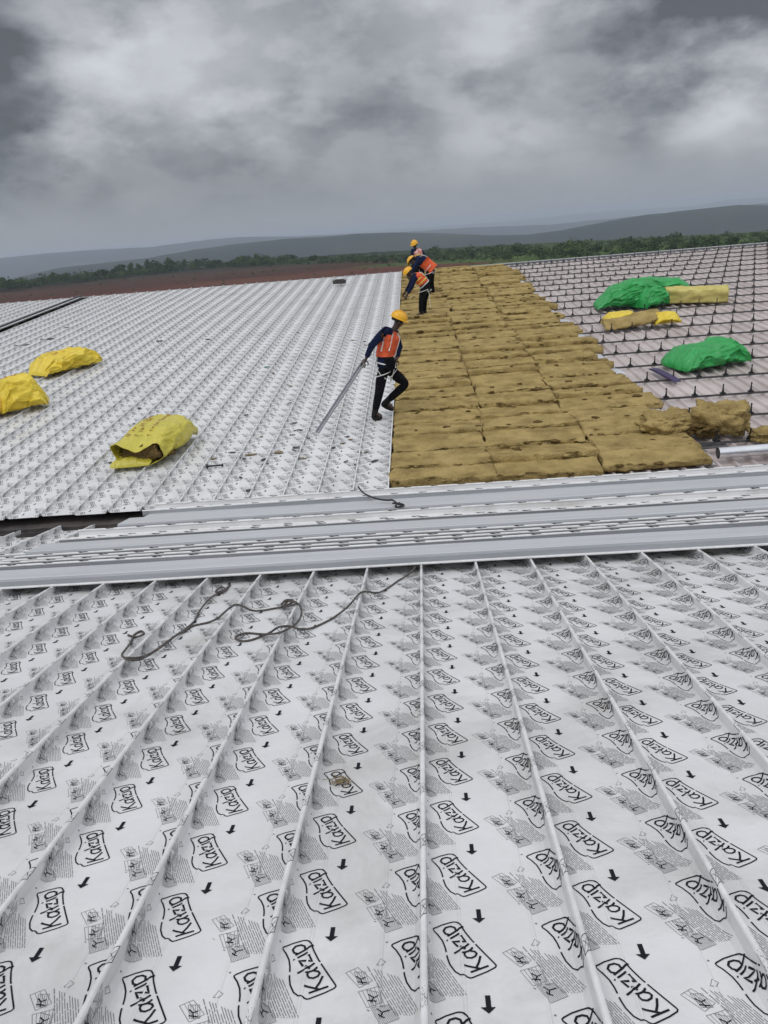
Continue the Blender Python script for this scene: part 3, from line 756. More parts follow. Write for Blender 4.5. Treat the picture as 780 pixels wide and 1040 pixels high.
rope('shorter grey rope running beside the long one up to the stacked profiles', [
    [(128, 668), (140, 668), (152, 664), (164, 656), (176, 647), (188, 639), (197, 631), (203, 620), (210, 611), (217, 605), (223, 602), (228, 599), (234, 594)],
    [(222, 603), (229, 600), (225, 597), (219, 602), (228, 601), (233, 595), (226, 603)]], .0068)
rope('thin black cord with a knot lying on the stacked profile sheets', [[(364, 497), (369, 503), (376, 507), (385, 510), (393, 511), (399, 511), (403, 514), (407, 516)], [(399, 514), (408, 515), (410, 517), (402, 518), (405, 514), (409, 516)]], .010, 'cord', True)

# ------------------------------------------------------------------ scraps
def scrap(px, py, L_, Wd, H_, m, lab, cat='scrap', rot=0., nearside=False, name='scrap', sd=1):
    vs, fs = box_grid(8, 4, 2); out = []
    for a, b, c in vs:
        k = 1-.45*a*a; out.append((a*L_/2, b*Wd/2*k*(1+.4*fb(a*2+sd, b, 0)), (c+1)/2*H_*.4+H_*.5*(.5+fb(a*1.5+sd, b*1.5, 2))+.004))
    mb = MB(); mb.add(out, fs); o = mb.obj(name, m, None, True)
    if nearside: X, v = near_px(px, py, -.06); o.matrix_world = near_mat(X, v, -HB+.002, rot)
    else: X, v = far_px(px, py, .02); o.matrix_world = far_mat(X, v, ZF-HB+.004, rot)
    tag(o, lab, cat); return o
mb = MB(); mb.tube([(-.10, 0, .02), (.09, 0, .02)], .012, 10); mb.tube([(-.115, 0, .02), (-.10, 0, .02)], .030, 6); mb.box((.09, 0, .02), (.02, .04, .03))
X, W_ = far_px(219, 474, .03); o = mb.obj('bolt', clip_m); place(o, X, W_, ZF-HB+.01, .05); tag(o, 'black bolt with a wide head right of the open mouthed yellow sack', 'bolt')
mb = MB(); mb.box((0, 0, .05), (.42, .16, .10)); mb.box((0, 0, .105), (.44, .18, .012)); mb.box((0, .0, .125), (.30, .03, .03))
X, W_ = far_px(345, 289, .05); o = mb.obj('tool_tray', dark_m); place(o, X, W_, ZF, 0); tag(o, 'small dark tray sitting on the far white sheets near the ridge', 'tray')
scrap(255, 462, .16, .055, .012, brown_m, 'pale brown dry leaf shaped scrap, left one of the nearest pair', rot=.15, sd=1)
scrap(283, 460, .12, .07, .02, brown_m, 'crumpled brown scrap, right one of the nearest pair', rot=-.1, sd=2)
scrap(299, 430, .09, .04, .015, dark_m, 'dark brown scrap left of the tip of the metal strip', rot=.2, sd=3)
scrap(297, 442, .08, .03, .01, dark_m, 'dark flake just below the brown scrap beside the metal strip', rot=.1, sd=4)
scrap(306, 437, .06, .03, .01, dark_m, 'tiny dark flake nearest the tip of the metal strip', rot=.7, sd=5)
scrap(305, 458, .07, .03, .01, dark_m, 'small dark flake right of the crumpled brown scrap', rot=.5, sd=6)
scrap(269, 472, .10, .03, .01, dark_m, 'thin dark sliver below the crumpled brown scrap', rot=.4, sd=7)
scrap(253, 499, .07, .05, .02, dark_m, 'dark lump just behind the rearmost profile sheet', rot=.1, sd=8)
scrap(271, 373, .12, .035, .015, teal_m, 'small teal plastic piece in the middle of the white sheets', rot=.05, sd=9)
scrap(212, 345, .16, .05, .02, dark_m, 'flat dark scrap far back on the white sheets, right one of two', rot=.0, sd=10)
scrap(162, 347, .14, .07, .03, dark_m, 'flat dark scrap far back on the white sheets, left one of two', rot=.1, sd=11)
scrap(48, 345, .35, .07, .03, dark_m, 'long dark scrap behind the farthest yellow sack', rot=.1, sd=12)
scrap(22, 351, .38, .05, .02, dark_m, 'thin dark sliver left of the farthest yellow sack', rot=.25, sd=13)
scrap(68, 333, .12, .06, .02, dark_m, 'tiny dark scrap near the open slot', rot=.2, sd=14)
scrap(5, 378, .12, .06, .02, dark_m, 'tiny dark scrap at the left edge above the rounded sack', rot=.2, sd=15)
scrap(326, 394, .04, .03, .01, dark_m, 'tiny dark speck uphill from the metal strip tip', rot=.2, sd=16)
scrap(331, 381, .05, .03, .01, dark_m, 'tiny grey speck left of the kneeling step of the first worker', rot=.2, sd=17)
rq = random.Random(77)
for q in range(44):
    cx_, cy_, sp_ = rq.choice([(372, 352, 14), (300, 450, 26), (300, 400, 30), (250, 470, 40), (360, 460, 20), (180, 400, 60)])
    px_, py_ = cx_+rq.gauss(0, sp_*.6), cy_+rq.gauss(0, sp_*.5)
    if py_ > 492 or px_ > 390: continue
    o = scrap(px_, py_, rq.uniform(.04, .11), rq.uniform(.02, .05), .014, rq.choice([brown_m, dark_m]), 'tiny loose flake of wool or dirt scattered on the white printed sheets', rot=rq.uniform(-1, 1), sd=100+q, name='wool_flake'); o['group'] = 'flakes scattered on the white sheets'
# straw clump on the near printed sheet
mb = MB(); r = random.Random(5)
for k in range(46):
    a = r.uniform(0, 6.28); c = Vector((r.gauss(0, .022), r.gauss(0, .014), .005+r.random()*.008)); l = r.uniform(.012, .035)
    d = Vector((math.cos(a), math.sin(a), r.uniform(-.1, .2)))*l; mb.tube([c-d/2, c+Vector((0, 0, .003)), c+d/2], .0014, 4)
o = mb.obj('straw_clump', brown_m); X, v = near_px(346, 794, -.06); o.matrix_world = near_mat(X, v, -HB+.002, 0); tag(o, 'small clump of brown straw on a printed emblem of the near roof', 'straw')

# ------------------------------------------------------------------ people
def skin_mesh(name, J, edges, root, material, parent, sub=2):
    names = list(J); me = bpy.data.meshes.new('tmp'); me.from_pydata([tuple(J[n][0]) for n in names], [(names.index(a), names.index(b)) for a, b in edges], [])
    o = bpy.data.objects.new('tmp', me); COL.objects.link(o)
    m = o.modifiers.new('k', 'SKIN'); m.use_smooth_shade = True; m.branch_smoothing = .6
    for i, n in enumerate(names):
        sv = me.skin_vertices[0].data[i]; rr_ = J[n][1]; sv.radius = rr_ if isinstance(rr_, tuple) else (rr_, rr_); sv.use_root = (n == root)
    s = o.modifiers.new('s', 'SUBSURF'); s.levels = sub; s.render_levels = sub
    dg = bpy.context.evaluated_depsgraph_get(); dg.update(); m2 = bpy.data.meshes.new_from_object(o.evaluated_get(dg))
    bpy.data.objects.remove(o); bpy.data.meshes.remove(me)
    m2.name = name; m2.materials.clear(); m2.materials.append(material)
    for p in m2.polygons: p.use_smooth = True
    return new_obj(name, m2, parent)
def ellipsoid(mb, c, rx, ry, rz, M=None, mi=0, zmin=-1, n=14, m=10, mod=None):
    vs = []; fs = []
    for i in range(m+1):
        th = math.acos(max(-1, min(1, 1-(1-zmin)*i/m)))
        for j in range(n):
            ph = 2*math.pi*j/n; p = Vector((rx*math.sin(th)*math.cos(ph), ry*math.sin(th)*math.sin(ph), rz*math.cos(th)))
            if mod: p = mod(p)
            if M is not None: p = M @ p
            vs.append(p+Vector(c))
    for i in range(m):
        for j in range(n): fs.append((i*n+j, (i+1)*n+j, (i+1)*n+(j+1) % n, i*n+(j+1) % n))
    mb.add(vs, fs, mi)
def torso_loft(mb, J, rings, M=20):
    sd = (J['sh_f']-J['sh_n']).normalized(); vs = []; fs = []
    for c, w, dth, ax in rings:
        fr = sd.cross(ax).normalized(); s2 = ax.cross(fr).normalized()
        for j in range(M):
            t = 2*math.pi*j/M; ct, st = math.cos(t), math.sin(t); r = (abs(ct)**2.5+abs(st)**2.5)**(-1/2.5)
            wob = 1+.10*noise.noise(c*14+Vector((ct*2.5, st*2.5, 0)))+.04*noise.noise(c*30+Vector((ct*6, st*6, 3)))
            vs.append(c+s2*ct*r*w*wob+fr*st*r*dth*wob)
    for i in range(len(rings)-1):
        for j in range(M): fs.append((i*M+j, i*M+(j+1) % M, (i+1)*M+(j+1) % M, (i+1)*M+j))
    n = len(rings); fs += [tuple(range(M))[::-1], tuple(range((n-1)*M, n*M))]
    mb.add(vs, fs)
def person(label, Y, px, sc_, face, tilt=0, shirt=navy, trousers=black_c, vest=orange_c, harness=True, cap_yellow=True, group=None, tails=None, foot_z=None, vest_long=True, bands=True, pouch=False):
    """px: joint -> (x, y, depth offset); face: unit vector the face looks along; sc_: body size factor"""
    J = {k: Vector(at(a, b, Y+c)) for k, (a, b, c) in px.items()}
    base = (J['ankle_n']+J['ankle_f'])/2; base.z = min(J['ankle_n'].z, J['ankle_f'].z)-.09
    root = empty('person', label, 'person', group, Matrix.Translation(base))
    J = {k: v-base for k, v in J.items()}
    s = sc_; f = Vector(face).normalized()
    hd = J['head']; nk = J['neck']; upv = (hd-nk).normalized()
    upv = (upv-f*upv.dot(f)); upv = upv.normalized() if upv.length > .2 else Vector((0, 0, 1))
    side = f.cross(upv).normalized()
    B = {'pelvis': (J['pelvis'], .085*s), 'belly': (J['belly'], .085*s), 'chest': (J['chest'], .085*s), 'neck': (nk, .050*s),
         'jaw': (hd-upv*.075*s+f*.015*s, .062*s), 'head': (hd, .086*s), 'crown': (hd+upv*.07*s-f*.01*s, .078*s), 'nose': (hd-upv*.012*s+f*.10*s, .014*s)}
    E = [('pelvis', 'belly'), ('belly', 'chest'), ('chest', 'neck'), ('neck', 'jaw'), ('jaw', 'head'), ('head', 'crown'), ('head', 'nose')]
    for q in 'nf':
        B['sh'+q] = (J['sh_'+q], .034*s); B['el'+q] = (J['el_'+q], .036*s); B['wr'+q] = (J['wr_'+q], .026*s)
        hand = J['hand_'+q]; d = (hand-J['wr_'+q]).normalized(); B['pa'+q] = (J['wr_'+q]+d*.05*s, (.036*s, .018*s)); B['pb'+q] = (J['wr_'+q]+d*.09*s, (.040*s, .016*s))
        E += [('chest', 'sh'+q), ('sh'+q, 'el'+q), ('el'+q, 'wr'+q), ('wr'+q, 'pa'+q), ('pa'+q, 'pb'+q)]
        B['hip'+q] = (J['hip_'+q], .065*s); B['kn'+q] = (J['knee_'+q], .045*s); B['an'+q] = (J['ankle_'+q], .038*s); B['to'+q] = (J['toe_'+q], .034*s)
        E += [('pelvis', 'hip'+q), ('hip'+q, 'kn'+q), ('kn'+q, 'an'+q), ('an'+q, 'to'+q)]
        # fingers: separate chains rooted in the palm
    body = skin_mesh('body', B, E, 'pelvis', skin_m, root)
    fb_ = MB()
    for q in 'nf':
        wr = J['wr_'+q]; d = (J['hand_'+q]-wr).normalized(); a = d.cross(Vector((0, 1, 0))); a = a.normalized() if a.length > .1 else Vector((1, 0, 0)); nrm = d.cross(a)
        for i, ln in enumerate((.062, .075, .070, .055)):
            o_ = a*(.030-.020*i)*s; p0 = wr+d*.085*s+o_; p1 = p0+d*ln*.45*s+nrm*.006*s; p2 = p1+(d*.8+nrm*.6).normalized()*ln*.35*s; p3 = p2+(d*.3+nrm*.95).normalized()*ln*.3*s
            fb_.tube([p0, p1, p2, p3], [.0095*s, .009*s, .008*s, .006*s], 6)
        p0 = wr+d*.035*s+a*.028*s; fb_.tube([p0, p0+(d*.5+a*.8).normalized()*.035*s, p0+(d*.9+a*.55+nrm*.3).normalized()*.07*s], [.012*s, .010*s, .007*s], 6)
    # hands join the body mesh
    me = fb_.mesh('fingers', skin_m, True); fo = new_obj('fingers', me)
    bm = bmesh.new(); bm.from_mesh(body.data); bm.from_mesh(me)
    # ears and lips
    bm.to_mesh(body.data); bm.free(); bpy.data.objects.remove(fo)
    for p in body.data.polygons: p.use_smooth = True
    fc = MB()
    for sg in (-1, 1):
        ellipsoid(fc, hd+f*.078*s+side*sg*.030*s+upv*.008*s, .012*s, .012*s, .009*s, n=8, m=6)
    fc.obj('eyes', eye_m, root, True)
    fc = MB()
    for sg in (-1, 1): ellipsoid(fc, hd+side*sg*.088*s-upv*.005*s, .012*s, .018*s, .030*s, n=8, m=6)
    ellipsoid(fc, hd-upv*.055*s+f*.075*s, .022*s, .022*s, .007*s, n=8, m=6)
    fc.obj('ears_and_lips', skin_m, root, True)
    fc = MB(); Mh = Matrix([side, f, upv]).transposed().to_3x3()
    ellipsoid(fc, hd-f*.018*s+upv*.02*s, .090*s, .092*s, .088*s, Mh, zmin=-.35); fc.obj('hair', hair_m, root, True)
    # helmet
    hm = MB(); hc = hd+upv*.045*s-f*.005*s; s_keep = s; s = s*.93
    ellipsoid(hm, hc, .118*s, .138*s, .115*s, Mh, zmin=-.02, n=24, m=10)
    ellipsoid(hm, hc+upv*.0, .112*s, .132*s, .10*s, Mh, zmin=0, n=24, m=6)
    n = 28; vs = []
    for j in range(n):
        ph = 2*math.pi*j/n; cf = math.sin(ph); ext = 1.10+.26*max(0, cf)**2
        for (k, z) in ((1.0, .006), (ext, -.006), (ext, -.012), (.97, -.002)):
            vs.append(hc+side*(.118*s*k*math.cos(ph))+f*(.138*s*k*math.sin(ph))+upv*z*s)
    hm.add(vs, [(j*4+k, ((j+1) % n)*4+k, ((j+1) % n)*4+(k+1) % 4, j*4+(k+1) % 4) for j in range(n) for k in range(4)])
    hm.tube([hc+f*math.cos(t)*.14*s+upv*math.sin(t)*.118*s for t in [math.pi*i/12 for i in range(1, 12)]], .010*s, 6)
    ho = hm.obj('helmet', helm_m, root, True)
    s = s_keep
    mb = MB(); mb.tube([hc+side*.104*s*sg+f*0+upv*(-.005) for sg in (-1,)]+[hd-upv*.12*s+f*.04*s]+[hc+side*.112*s], .006*s, 5); mb.obj('chin_strap', black_c, ho)
    # clothing
    C_ = {'pelvis': (J['pelvis'], .142*s), 'belly': (J['belly'], .140*s), 'chest': (J['chest'], .158*s), 'nk': (J['chest'].lerp(nk, .62), .092*s)}
    Ec = [('pelvis', 'belly'), ('belly', 'chest'), ('chest', 'nk')]
    for q in 'nf':
        C_['sh'+q] = (J['sh_'+q], .084*s); C_['el'+q] = (J['el_'+q], .056*s); C_['m'+q] = (J['el_'+q].lerp(J['wr_'+q], .5), .048*s); C_['wr'+q] = (J['el_'+q].lerp(J['wr_'+q], .93), .042*s)
        Ec += [('chest', 'sh'+q), ('sh'+q, 'el'+q), ('el'+q, 'm'+q), ('m'+q, 'wr'+q)]
    so_ = skin_mesh('shirt', C_, Ec, 'pelvis', shirt, root)
    pe, be, ch = J['pelvis'], J['belly'], J['chest']; a1, a2, a3 = (be-pe).normalized(), (ch-pe).normalized(), (nk-ch).normalized(); shm = (J['sh_n']+J['sh_f'])/2
    def rings(g, low):
        R_ = rings0(g, low); out = []
        for A__, B__ in zip(R_, R_[1:]):
            for q in range(3):
                t = q/3; out.append((A__[0].lerp(B__[0], t), A__[1]*(1-t)+B__[1]*t, A__[2]*(1-t)+B__[2]*t, A__[3].lerp(B__[3], t).normalized()))
        return out+[R_[-1]]
    def rings0(g, low):
        R_ = [(pe.lerp(be, low), .150*s+g, .118*s+g, a1), (be, .148*s+g, .116*s+g, a2), (be.lerp(ch, .5), .156*s+g, .122*s+g, a2), (ch, .172*s+g, .130*s+g, a2), (ch.lerp(shm, .6), .178*s+g*.8, .115*s+g, (a2+a3).normalized()), (shm.lerp(nk, .25), .150*s+g*.6, .080*s+g*.8, a3), (shm.lerp(nk, .62), .085*s, .062*s+g*.4, a3)]
        return R_
    tm = MB(); torso_loft(tm, J, rings(0, .0))
    for q in 'nf': ellipsoid(tm, J['sh_'+q]-(J['sh_'+q]-shm)*.14-Vector((0, 0, .012)), .078*s, .078*s, .076*s, n=14, m=10); ellipsoid(tm, J['el_'+q], .056*s, .056*s, .056*s, n=10, m=8)
    for q in 'nf': ellipsoid(tm, J['sh_'+q].lerp(J['chest'], .45), .10*s, .10*s, .10*s, n=12, m=8)
    tme = tm.mesh('t', shirt, True)
    bm = bmesh.new(); bm.from_mesh(so_.data); bm.from_mesh(tme); bm.to_mesh(so_.data); bm.free()
    Tr = {'pelvis': (J['pelvis'], .150*s), 'waist': (J['pelvis'].lerp(J['belly'], .35), .146*s)}; Et = [('waist', 'pelvis')]
    for q in 'nf':
        Tr['hip'+q] = (J['hip_'+q], .118*s); Tr['th'+q] = (J['hip_'+q].lerp(J['knee_'+q], .5), .090*s); Tr['kn'+q] = (J['knee_'+q], .074*s); Tr['ca'+q] = (J['knee_'+q].lerp(J['ankle_'+q], .4), .068*s); Tr['an'+q] = (J['knee_'+q].lerp(J['ankle_'+q], .93), .056*s)
        Et += [('pelvis', 'hip'+q), ('hip'+q, 'th'+q), ('th'+q, 'kn'+q), ('kn'+q, 'ca'+q), ('ca'+q, 'an'+q)]
    skin_mesh('trousers', Tr, Et, 'pelvis', trousers, root)
    if vest is not None:
        vm_ = MB(); torso_loft(vm_, J, rings(.016, .55 if vest_long else .9)[:-1]); vest_o = vm_.obj('vest', vest, root, True)
        ax = (J['chest']-J['pelvis']).normalized()
        for tt, nm, mm_ in (((.05, 'waist_band', yel_c), (.6, 'chest_band', yel_c)) if bands else ()):
            c0 = J['belly'].lerp(J['chest'], tt); mb = MB(); a = ax.cross(Vector((0, 1, 0))).normalized(); b = a.cross(ax)
            rx_, ry_ = .142*s, .180*s
            pts = [c0+a*math.cos(t)*rx_+b*math.sin(t)*ry_ for t in [2*math.pi*i/24 for i in range(25)]]
            mb.tube(pts, .013*s, 6, caps=False); mb.obj(nm, mm_, vest_o, True)
    if pouch:
        c_ = J['pelvis'].lerp(J['belly'], .35)
        mb = MB(); vs_, fs_ = box_grid(6, 6, 6)
        mb.add([c_+Vector((.07*s+a*.085*s*(1-.15*c*c), -.13*s+b*.05*s*(1-.2*a*a), c*.095*s*(1-.15*a*a))) for a, b, c in vs_], fs_); mb.tube([c_+Vector((.03*s, -.19*s, .02)), c_+Vector((.09*s, -.20*s, -.03)), c_+Vector((.06*s, -.19*s, -.10))], .014*s, 6)
        mb.obj('tool_pouch', black_c, root, True)
        mb = MB(); ch_ = J['chest']
        for sg, wd in ((-1, 1), (1, 1)):
            fr_ = (J['sh_f']-J['sh_n']).normalized()
            Pp = [ch_.lerp(J['belly'], tt)+Vector((-.02*s+.06*sg*s, -.156*s-.004, 0)) for tt in (-.30, 0, .35, .7)]
            mb.tube(Pp, .011*s, 6)
        mb.obj('reflective_strips', white_c, vest_o, True)
    if harness:
        mb = MB(); ax = (J['chest']-J['pelvis']).normalized(); a = ax.cross(Vector((0, 1, 0))).normalized(); b = a.cross(ax)
        for q in 'nf':
            c0 = J['hip_'+q].lerp(J['knee_'+q], .22); dx = (J['knee_'+q]-J['hip_'+q]).normalized(); a2 = dx.cross(Vector((0, 1, 0))).normalized(); b2 = a2.cross(dx)
            mb.tube([c0+a2*math.cos(t)*.122*s+b2*math.sin(t)*.122*s+dx*(-.06*math.cos(t))*s for t in [2*math.pi*i/20 for i in range(21)]], .007*s, 6, caps=False)
        c0 = J['pelvis'].lerp(J['belly'], .3)
        mb.tube([c0+a*math.cos(t)*.145*s+b*math.sin(t)*.165*s for t in [2*math.pi*i/24 for i in range(25)]], .012*s, 6, caps=False)
        ch, be = J['chest'], J['belly']
        for sg in (-1, 1):
            for fr in (-1, 1):
                P_ = [ch.lerp(nk, .6)+b*sg*.085*s+a*fr*.07*s, ch.lerp(nk, .15)+a*fr*.150*s+b*sg*.08*s, ch.lerp(be, .35)+a*fr*.156*s+b*sg*.05*s, be+a*fr*.140*s+b*sg*.02*s, c0+a*fr*.15*s-b*sg*.06*s]
                mb.tube(P_, .0075*s, 6)
        mb.obj('harness_straps', white_c, root, True)
        if tails:
            mb = MB()
            for t_ in tails: mb.tube([Vector(at(a, b, Y+c))-base for a, b, c in t_], .0075*s, 6)
            mb.obj('safety_lanyard', white_c, root, True)
    for q in 'nf':
        mb = MB(); an = J['ankle_'+q]; to = J['toe_'+q]; d = (to-an); d.normalize(); dn = Vector((d.x, d.y, d.z)); sd = dn.cross(Vector((0, 1, 0)))
        hl = px.get('heel_'+q); heel = (Vector(at(hl[0], hl[1], Y+hl[2]))-base) if hl else an+Vector((-d.x*.06, -d.y*.06, -.075*s))
        S_ = {'top': (an+(J['knee_'+q]-an).normalized()*.07*s, .052*s), 'an': (an, .054*s), 'heel': (heel, .044*s), 'ball': (heel.lerp(to, .68), (.050*s, .038*s)), 'toe': (to, (.042*s, .030*s))}
        skin_mesh('boot', S_, [('top', 'an'), ('an', 'heel'), ('an', 'ball'), ('heel', 'ball'), ('ball', 'toe')][:2]+[('heel', 'ball'), ('ball', 'toe')], 'an', boot_m, root)
    return root, base
P1, b1 = person('nearest worker in orange vest stepping along the sheet edge, dragging a metal strip', 11.04, {
    'head': (404.3, 326, 0), 'neck': (401, 333.5, 0), 'chest': (395.5, 343, 0), 'belly': (391.5, 360, 0), 'pelvis': (391.5, 372, 0),
    'sh_n': (391.5, 335.5, -.15), 'el_n': (377.5, 351, -.2), 'wr_n': (371.8, 364, -.2), 'hand_n': (369, 371, -.2),
    'sh_f': (400, 337, .15), 'el_f': (405.5, 352, .15), 'wr_f': (403, 364, .0), 'hand_f': (401, 369, -.04),
    'hip_n': (388.5, 375, -.08), 'knee_n': (385.3, 398, -.09), 'ankle_n': (380.6, 419, -.09), 'toe_n': (388.5, 424, -.10), 'heel_n': (379.6, 425, -.09),
    'hip_f': (395, 375, .08), 'knee_f': (412.5, 390, .1), 'ankle_f': (392.5, 408, .10), 'toe_f': (400, 416.5, .08), 'heel_f': (388.5, 411.5, .10)},
    .93, (.82, .25, -.42), bands=False, vest_long=False, pouch=True, tails=[[(402, 336, .12), (403.5, 350, .1), (402, 360, 0), (398, 366, -.1), (396, 370, -.14)], [(381, 350, -.17), (379, 362, -.18), (381, 372, -.17), (386, 380, -.15), (392, 385, -.14), (398, 382, -.12), (404, 374, -.02)]])
P2, b2 = person('bending worker with orange vest and black trousers lifting the white sheet edge', 19.25, {
    'head': (415.6, 277.5, 0), 'neck': (419.3, 279.5, 0), 'chest': (423.5, 281, 0), 'belly': (429, 286, 0), 'pelvis': (431.8, 290.5, 0),
    'sh_n': (421, 282, -.16), 'el_n': (418, 291.5, -.2), 'wr_n': (413.8, 299, -.2), 'hand_n': (411.8, 303, -.2),
    'sh_f': (420.5, 281, .16), 'el_f': (416.5, 289, .2), 'wr_f': (411.5, 296.5, .1), 'hand_f': (409.5, 300, .1),
    'hip_n': (430, 292.5, -.08), 'knee_n': (428, 306.5, -.09), 'ankle_n': (427.2, 318.3, -.09), 'toe_n': (422, 321, -.10), 'hip_f': (433.8, 292.5, .08), 'knee_f': (431, 306, .12), 'ankle_f': (431, 317, .22), 'toe_f': (426, 318.5, .22)},
    .95, (-.75, -.1, -.65), tails=[[(433, 292, -.1), (436, 298, -.1), (436.5, 307, -.1), (437, 312, -.1)]])
P3, b3 = person('crouched worker in dark navy top behind the bending one, helmet hanging low', 22.6, {
    'head': (419, 265.3, 0), 'neck': (422, 264, 0), 'chest': (426.3, 263.5, 0), 'belly': (432.5, 267, 0), 'pelvis': (437, 272.5, 0),
    'sh_n': (424.5, 266, -.17), 'el_n': (420, 273, -.2), 'wr_n': (417.5, 280, -.2), 'hand_n': (416, 284, -.2), 'sh_f': (424, 263, .17), 'el_f': (419.5, 271, .2), 'wr_f': (416, 278, .1), 'hand_f': (415, 281, .1),
    'hip_n': (436, 275, -.08), 'knee_n': (434.5, 287, -.09), 'ankle_n': (436, 299, -.09), 'toe_n': (432, 301.2, -.10), 'hip_f': (438.5, 275, .08), 'knee_f': (438, 286, .12), 'ankle_f': (440, 298, .2), 'toe_f': (436, 299.5, .2)},
    1.02, (-.7, -.2, -.65), vest=None, harness=True)
mb = MB(); 
P4, b4 = person('farthest worker standing upright with pale red shirt and yellow helmet', 26.4, {
    'head': (421, 248.6, 0), 'neck': (421.5, 252, 0), 'chest': (423, 256.5, 0), 'belly': (424.5, 262.5, 0), 'pelvis': (425.5, 267, 0),
    'sh_n': (419, 254.5, -.1), 'el_n': (418.5, 261, -.2), 'wr_n': (421.5, 264.5, -.26), 'hand_n': (423.5, 265.5, -.3), 'sh_f': (427.5, 254.5, .1), 'el_f': (431.5, 260, .1), 'wr_f': (431, 266, .0), 'hand_f': (430.5, 269, .0),
    'hip_n': (423.5, 268.5, -.03), 'knee_n': (423, 279, -.06), 'ankle_n': (423, 288.5, -.03), 'toe_n': (420.5, 291, -.15), 'hip_f': (428, 268.5, .03), 'knee_f': (429, 279, .0), 'ankle_f': (429.5, 288, .03), 'toe_f': (427.5, 290.5, -.1)},
    1.0, (-.4, -.75, -.35), shirt=navy, vest=mesh_r, harness=False)
# orange back panel of the third worker's vest
px3 = [(431.5, 266.5), (435, 269.5), (438.5, 272.5)]
V_ = {'a': (Vector(at(*px3[0], 22.6))-b3, (.10)), 'b': (Vector(at(*px3[1], 22.6))-b3, .172), 'c': (Vector(at(*px3[2], 22.6))-b3, .150)}
skin_mesh('vest', V_, [('a', 'b'), ('b', 'c')], 'b', orange_c, P3)
# metal strip dragged by the first worker
A_ = Vector(at(369.5, 369.5, 11.04-.2)); X, W_ = far_px(323, 441, .09); B_ = Vector(far_pt(X, W_, .10))
ms = empty('metal_strip', 'pale grey metal strip held by the first worker with its tip on the white sheets', 'metal strip', None, Matrix.Translation(B_))
d = A_-B_; Ls = d.length+.06; dn = d.normalized(); sd = dn.cross(Vector(N2)).normalized(); up_ = sd.cross(dn)
mb = MB(); pr = [(-.036, 0), (-.036, .034), (-.030, .034), (-.030, .004), (.020, .004), (.020, .022), (.024, .022), (.024, 0)]
vs = [sd*a+up_*b for a, b in pr]+[sd*a+up_*b+dn*Ls for a, b in pr]; n = len(pr)
mb.add(vs, [(i, (i+1) % n, n+(i+1) % n, n+i) for i in range(n)]+[tuple(range(n)), tuple(range(n, 2*n))[::-1]]); mb.obj('strip', alu_d, ms)

# ------------------------------------------------------------------ terrain
def px_dir(x, y):
    r = ray(x, y); return math.atan2(r[0], r[1]), r[2]/math.hypot(r[0], r[1])
def table(pts, r):
    q = sorted((px_dir(x, y)[0], CAMZ+px_dir(x, y)[1]*r) for x, y in pts)
    return [a for a, b in q], [b for a, b in q]
R1, R2, R3 = 2300., 5200., 11500.
t1 = table([(-300, 330), (-60, 300), (60, 272), (150, 262), (200, 253), (240, 248), (285, 243), (330, 240.5), (360, 237.5), (400, 236), (450, 237), (500, 239), (535, 238.5), (570, 234), (600, 228), (650, 219), (700, 213.5), (750, 208), (800, 209), (900, 206), (1100, 200)], R1)
t2 = table([(-300, 285), (-60, 267), (0, 262), (50, 257), (100, 253.5), (150, 251), (180, 247.5), (215, 243), (245, 240.5), (300, 240), (345, 238), (390, 236.5), (480, 231), (560, 228), (640, 220), (780, 206), (1100, 185)], R2)
t3 = table([(-300, 288), (0, 262), (100, 254.5), (230, 246.5), (330, 238.3), (400, 233), (500, 226), (560, 220), (620, 214.5), (700, 209.5), (740, 203), (800, 199), (1100, 174)], R3)
TREE = [(-.75, 380), (-.45, 520), (-.27, 590), (-.1, 480), (0, 385), (.08, 350), (.22, 300), (.46, 270), (.75, 250)]
def tree_r(th): return float(np.interp(th, [a for a, b in TREE], [b for a, b in TREE]))
def ground_z(r, th):
    tr = tree_r(th); z0 = 0
    if r < 60: z0 = 0
    e = tr+170
    if r <= e: return z0+.5*fb(math.sin(th)*r*.01, math.cos(th)*r*.01, 0, 3)*(1 if r > 80 else 0)
    a1 = float(np.interp(th, *t1)); a2 = float(np.interp(th, *t2)); a3 = float(np.interp(th, *t3))
    V1 = -95.; K = [(e, 0.), (e+450, V1), (R1-700, V1-8), (R1, a1), (R1+800, a1-60), (R2-1500, -120), (R2, a2), (R2+1200, a2-90), (8000, -150), (10200, -150), (R3, a3), (12600, -130), (14500, -150)]
    for (ra, za), (rb, zb) in zip(K, K[1:]):
        if r <= rb:
            t = (r-ra)/(rb-ra); t = t*t*(3-2*t); z = za+(zb-za)*t
            bump = fb(math.sin(th)*r*.0012, math.cos(th)*r*.0012, 4, 4)
            near_r = min(abs(r-R1)/R1, abs(r-R2)/R2, abs(r-R3)/R3)
            return z+bump*.006*r*min(1, near_r*4)+fb(th*40, r*.001, 2, 3)*r*.0004
    return -150
ths = np.linspace(-1.15, 1.15, 330)
rs_ = [3.]
while rs_[-1] < 14500:
    r = rs_[-1]; rs_.append(r*(1.10 if r < 100 else 1.035))
for q in (R1, R2, R3): rs_.append(q)
rs_ = sorted(rs_)
vs = []; fs = []
for r in rs_:
    for th in ths: vs.append((math.sin(th)*r, math.cos(th)*r-2, ground_z(r, th) if r > 60 else 0))
n = len(ths)
for i in range(len(rs_)-1):
    for j in range(n-1): fs.append((i*n+j, i*n+j+1, (i+1)*n+j+1, (i+1)*n+j))
me = bpy.data.meshes.new('ground'); me.from_pydata(vs, [], fs); me.polygons.foreach_set('use_smooth', [True]*len(me.polygons)); me.update()
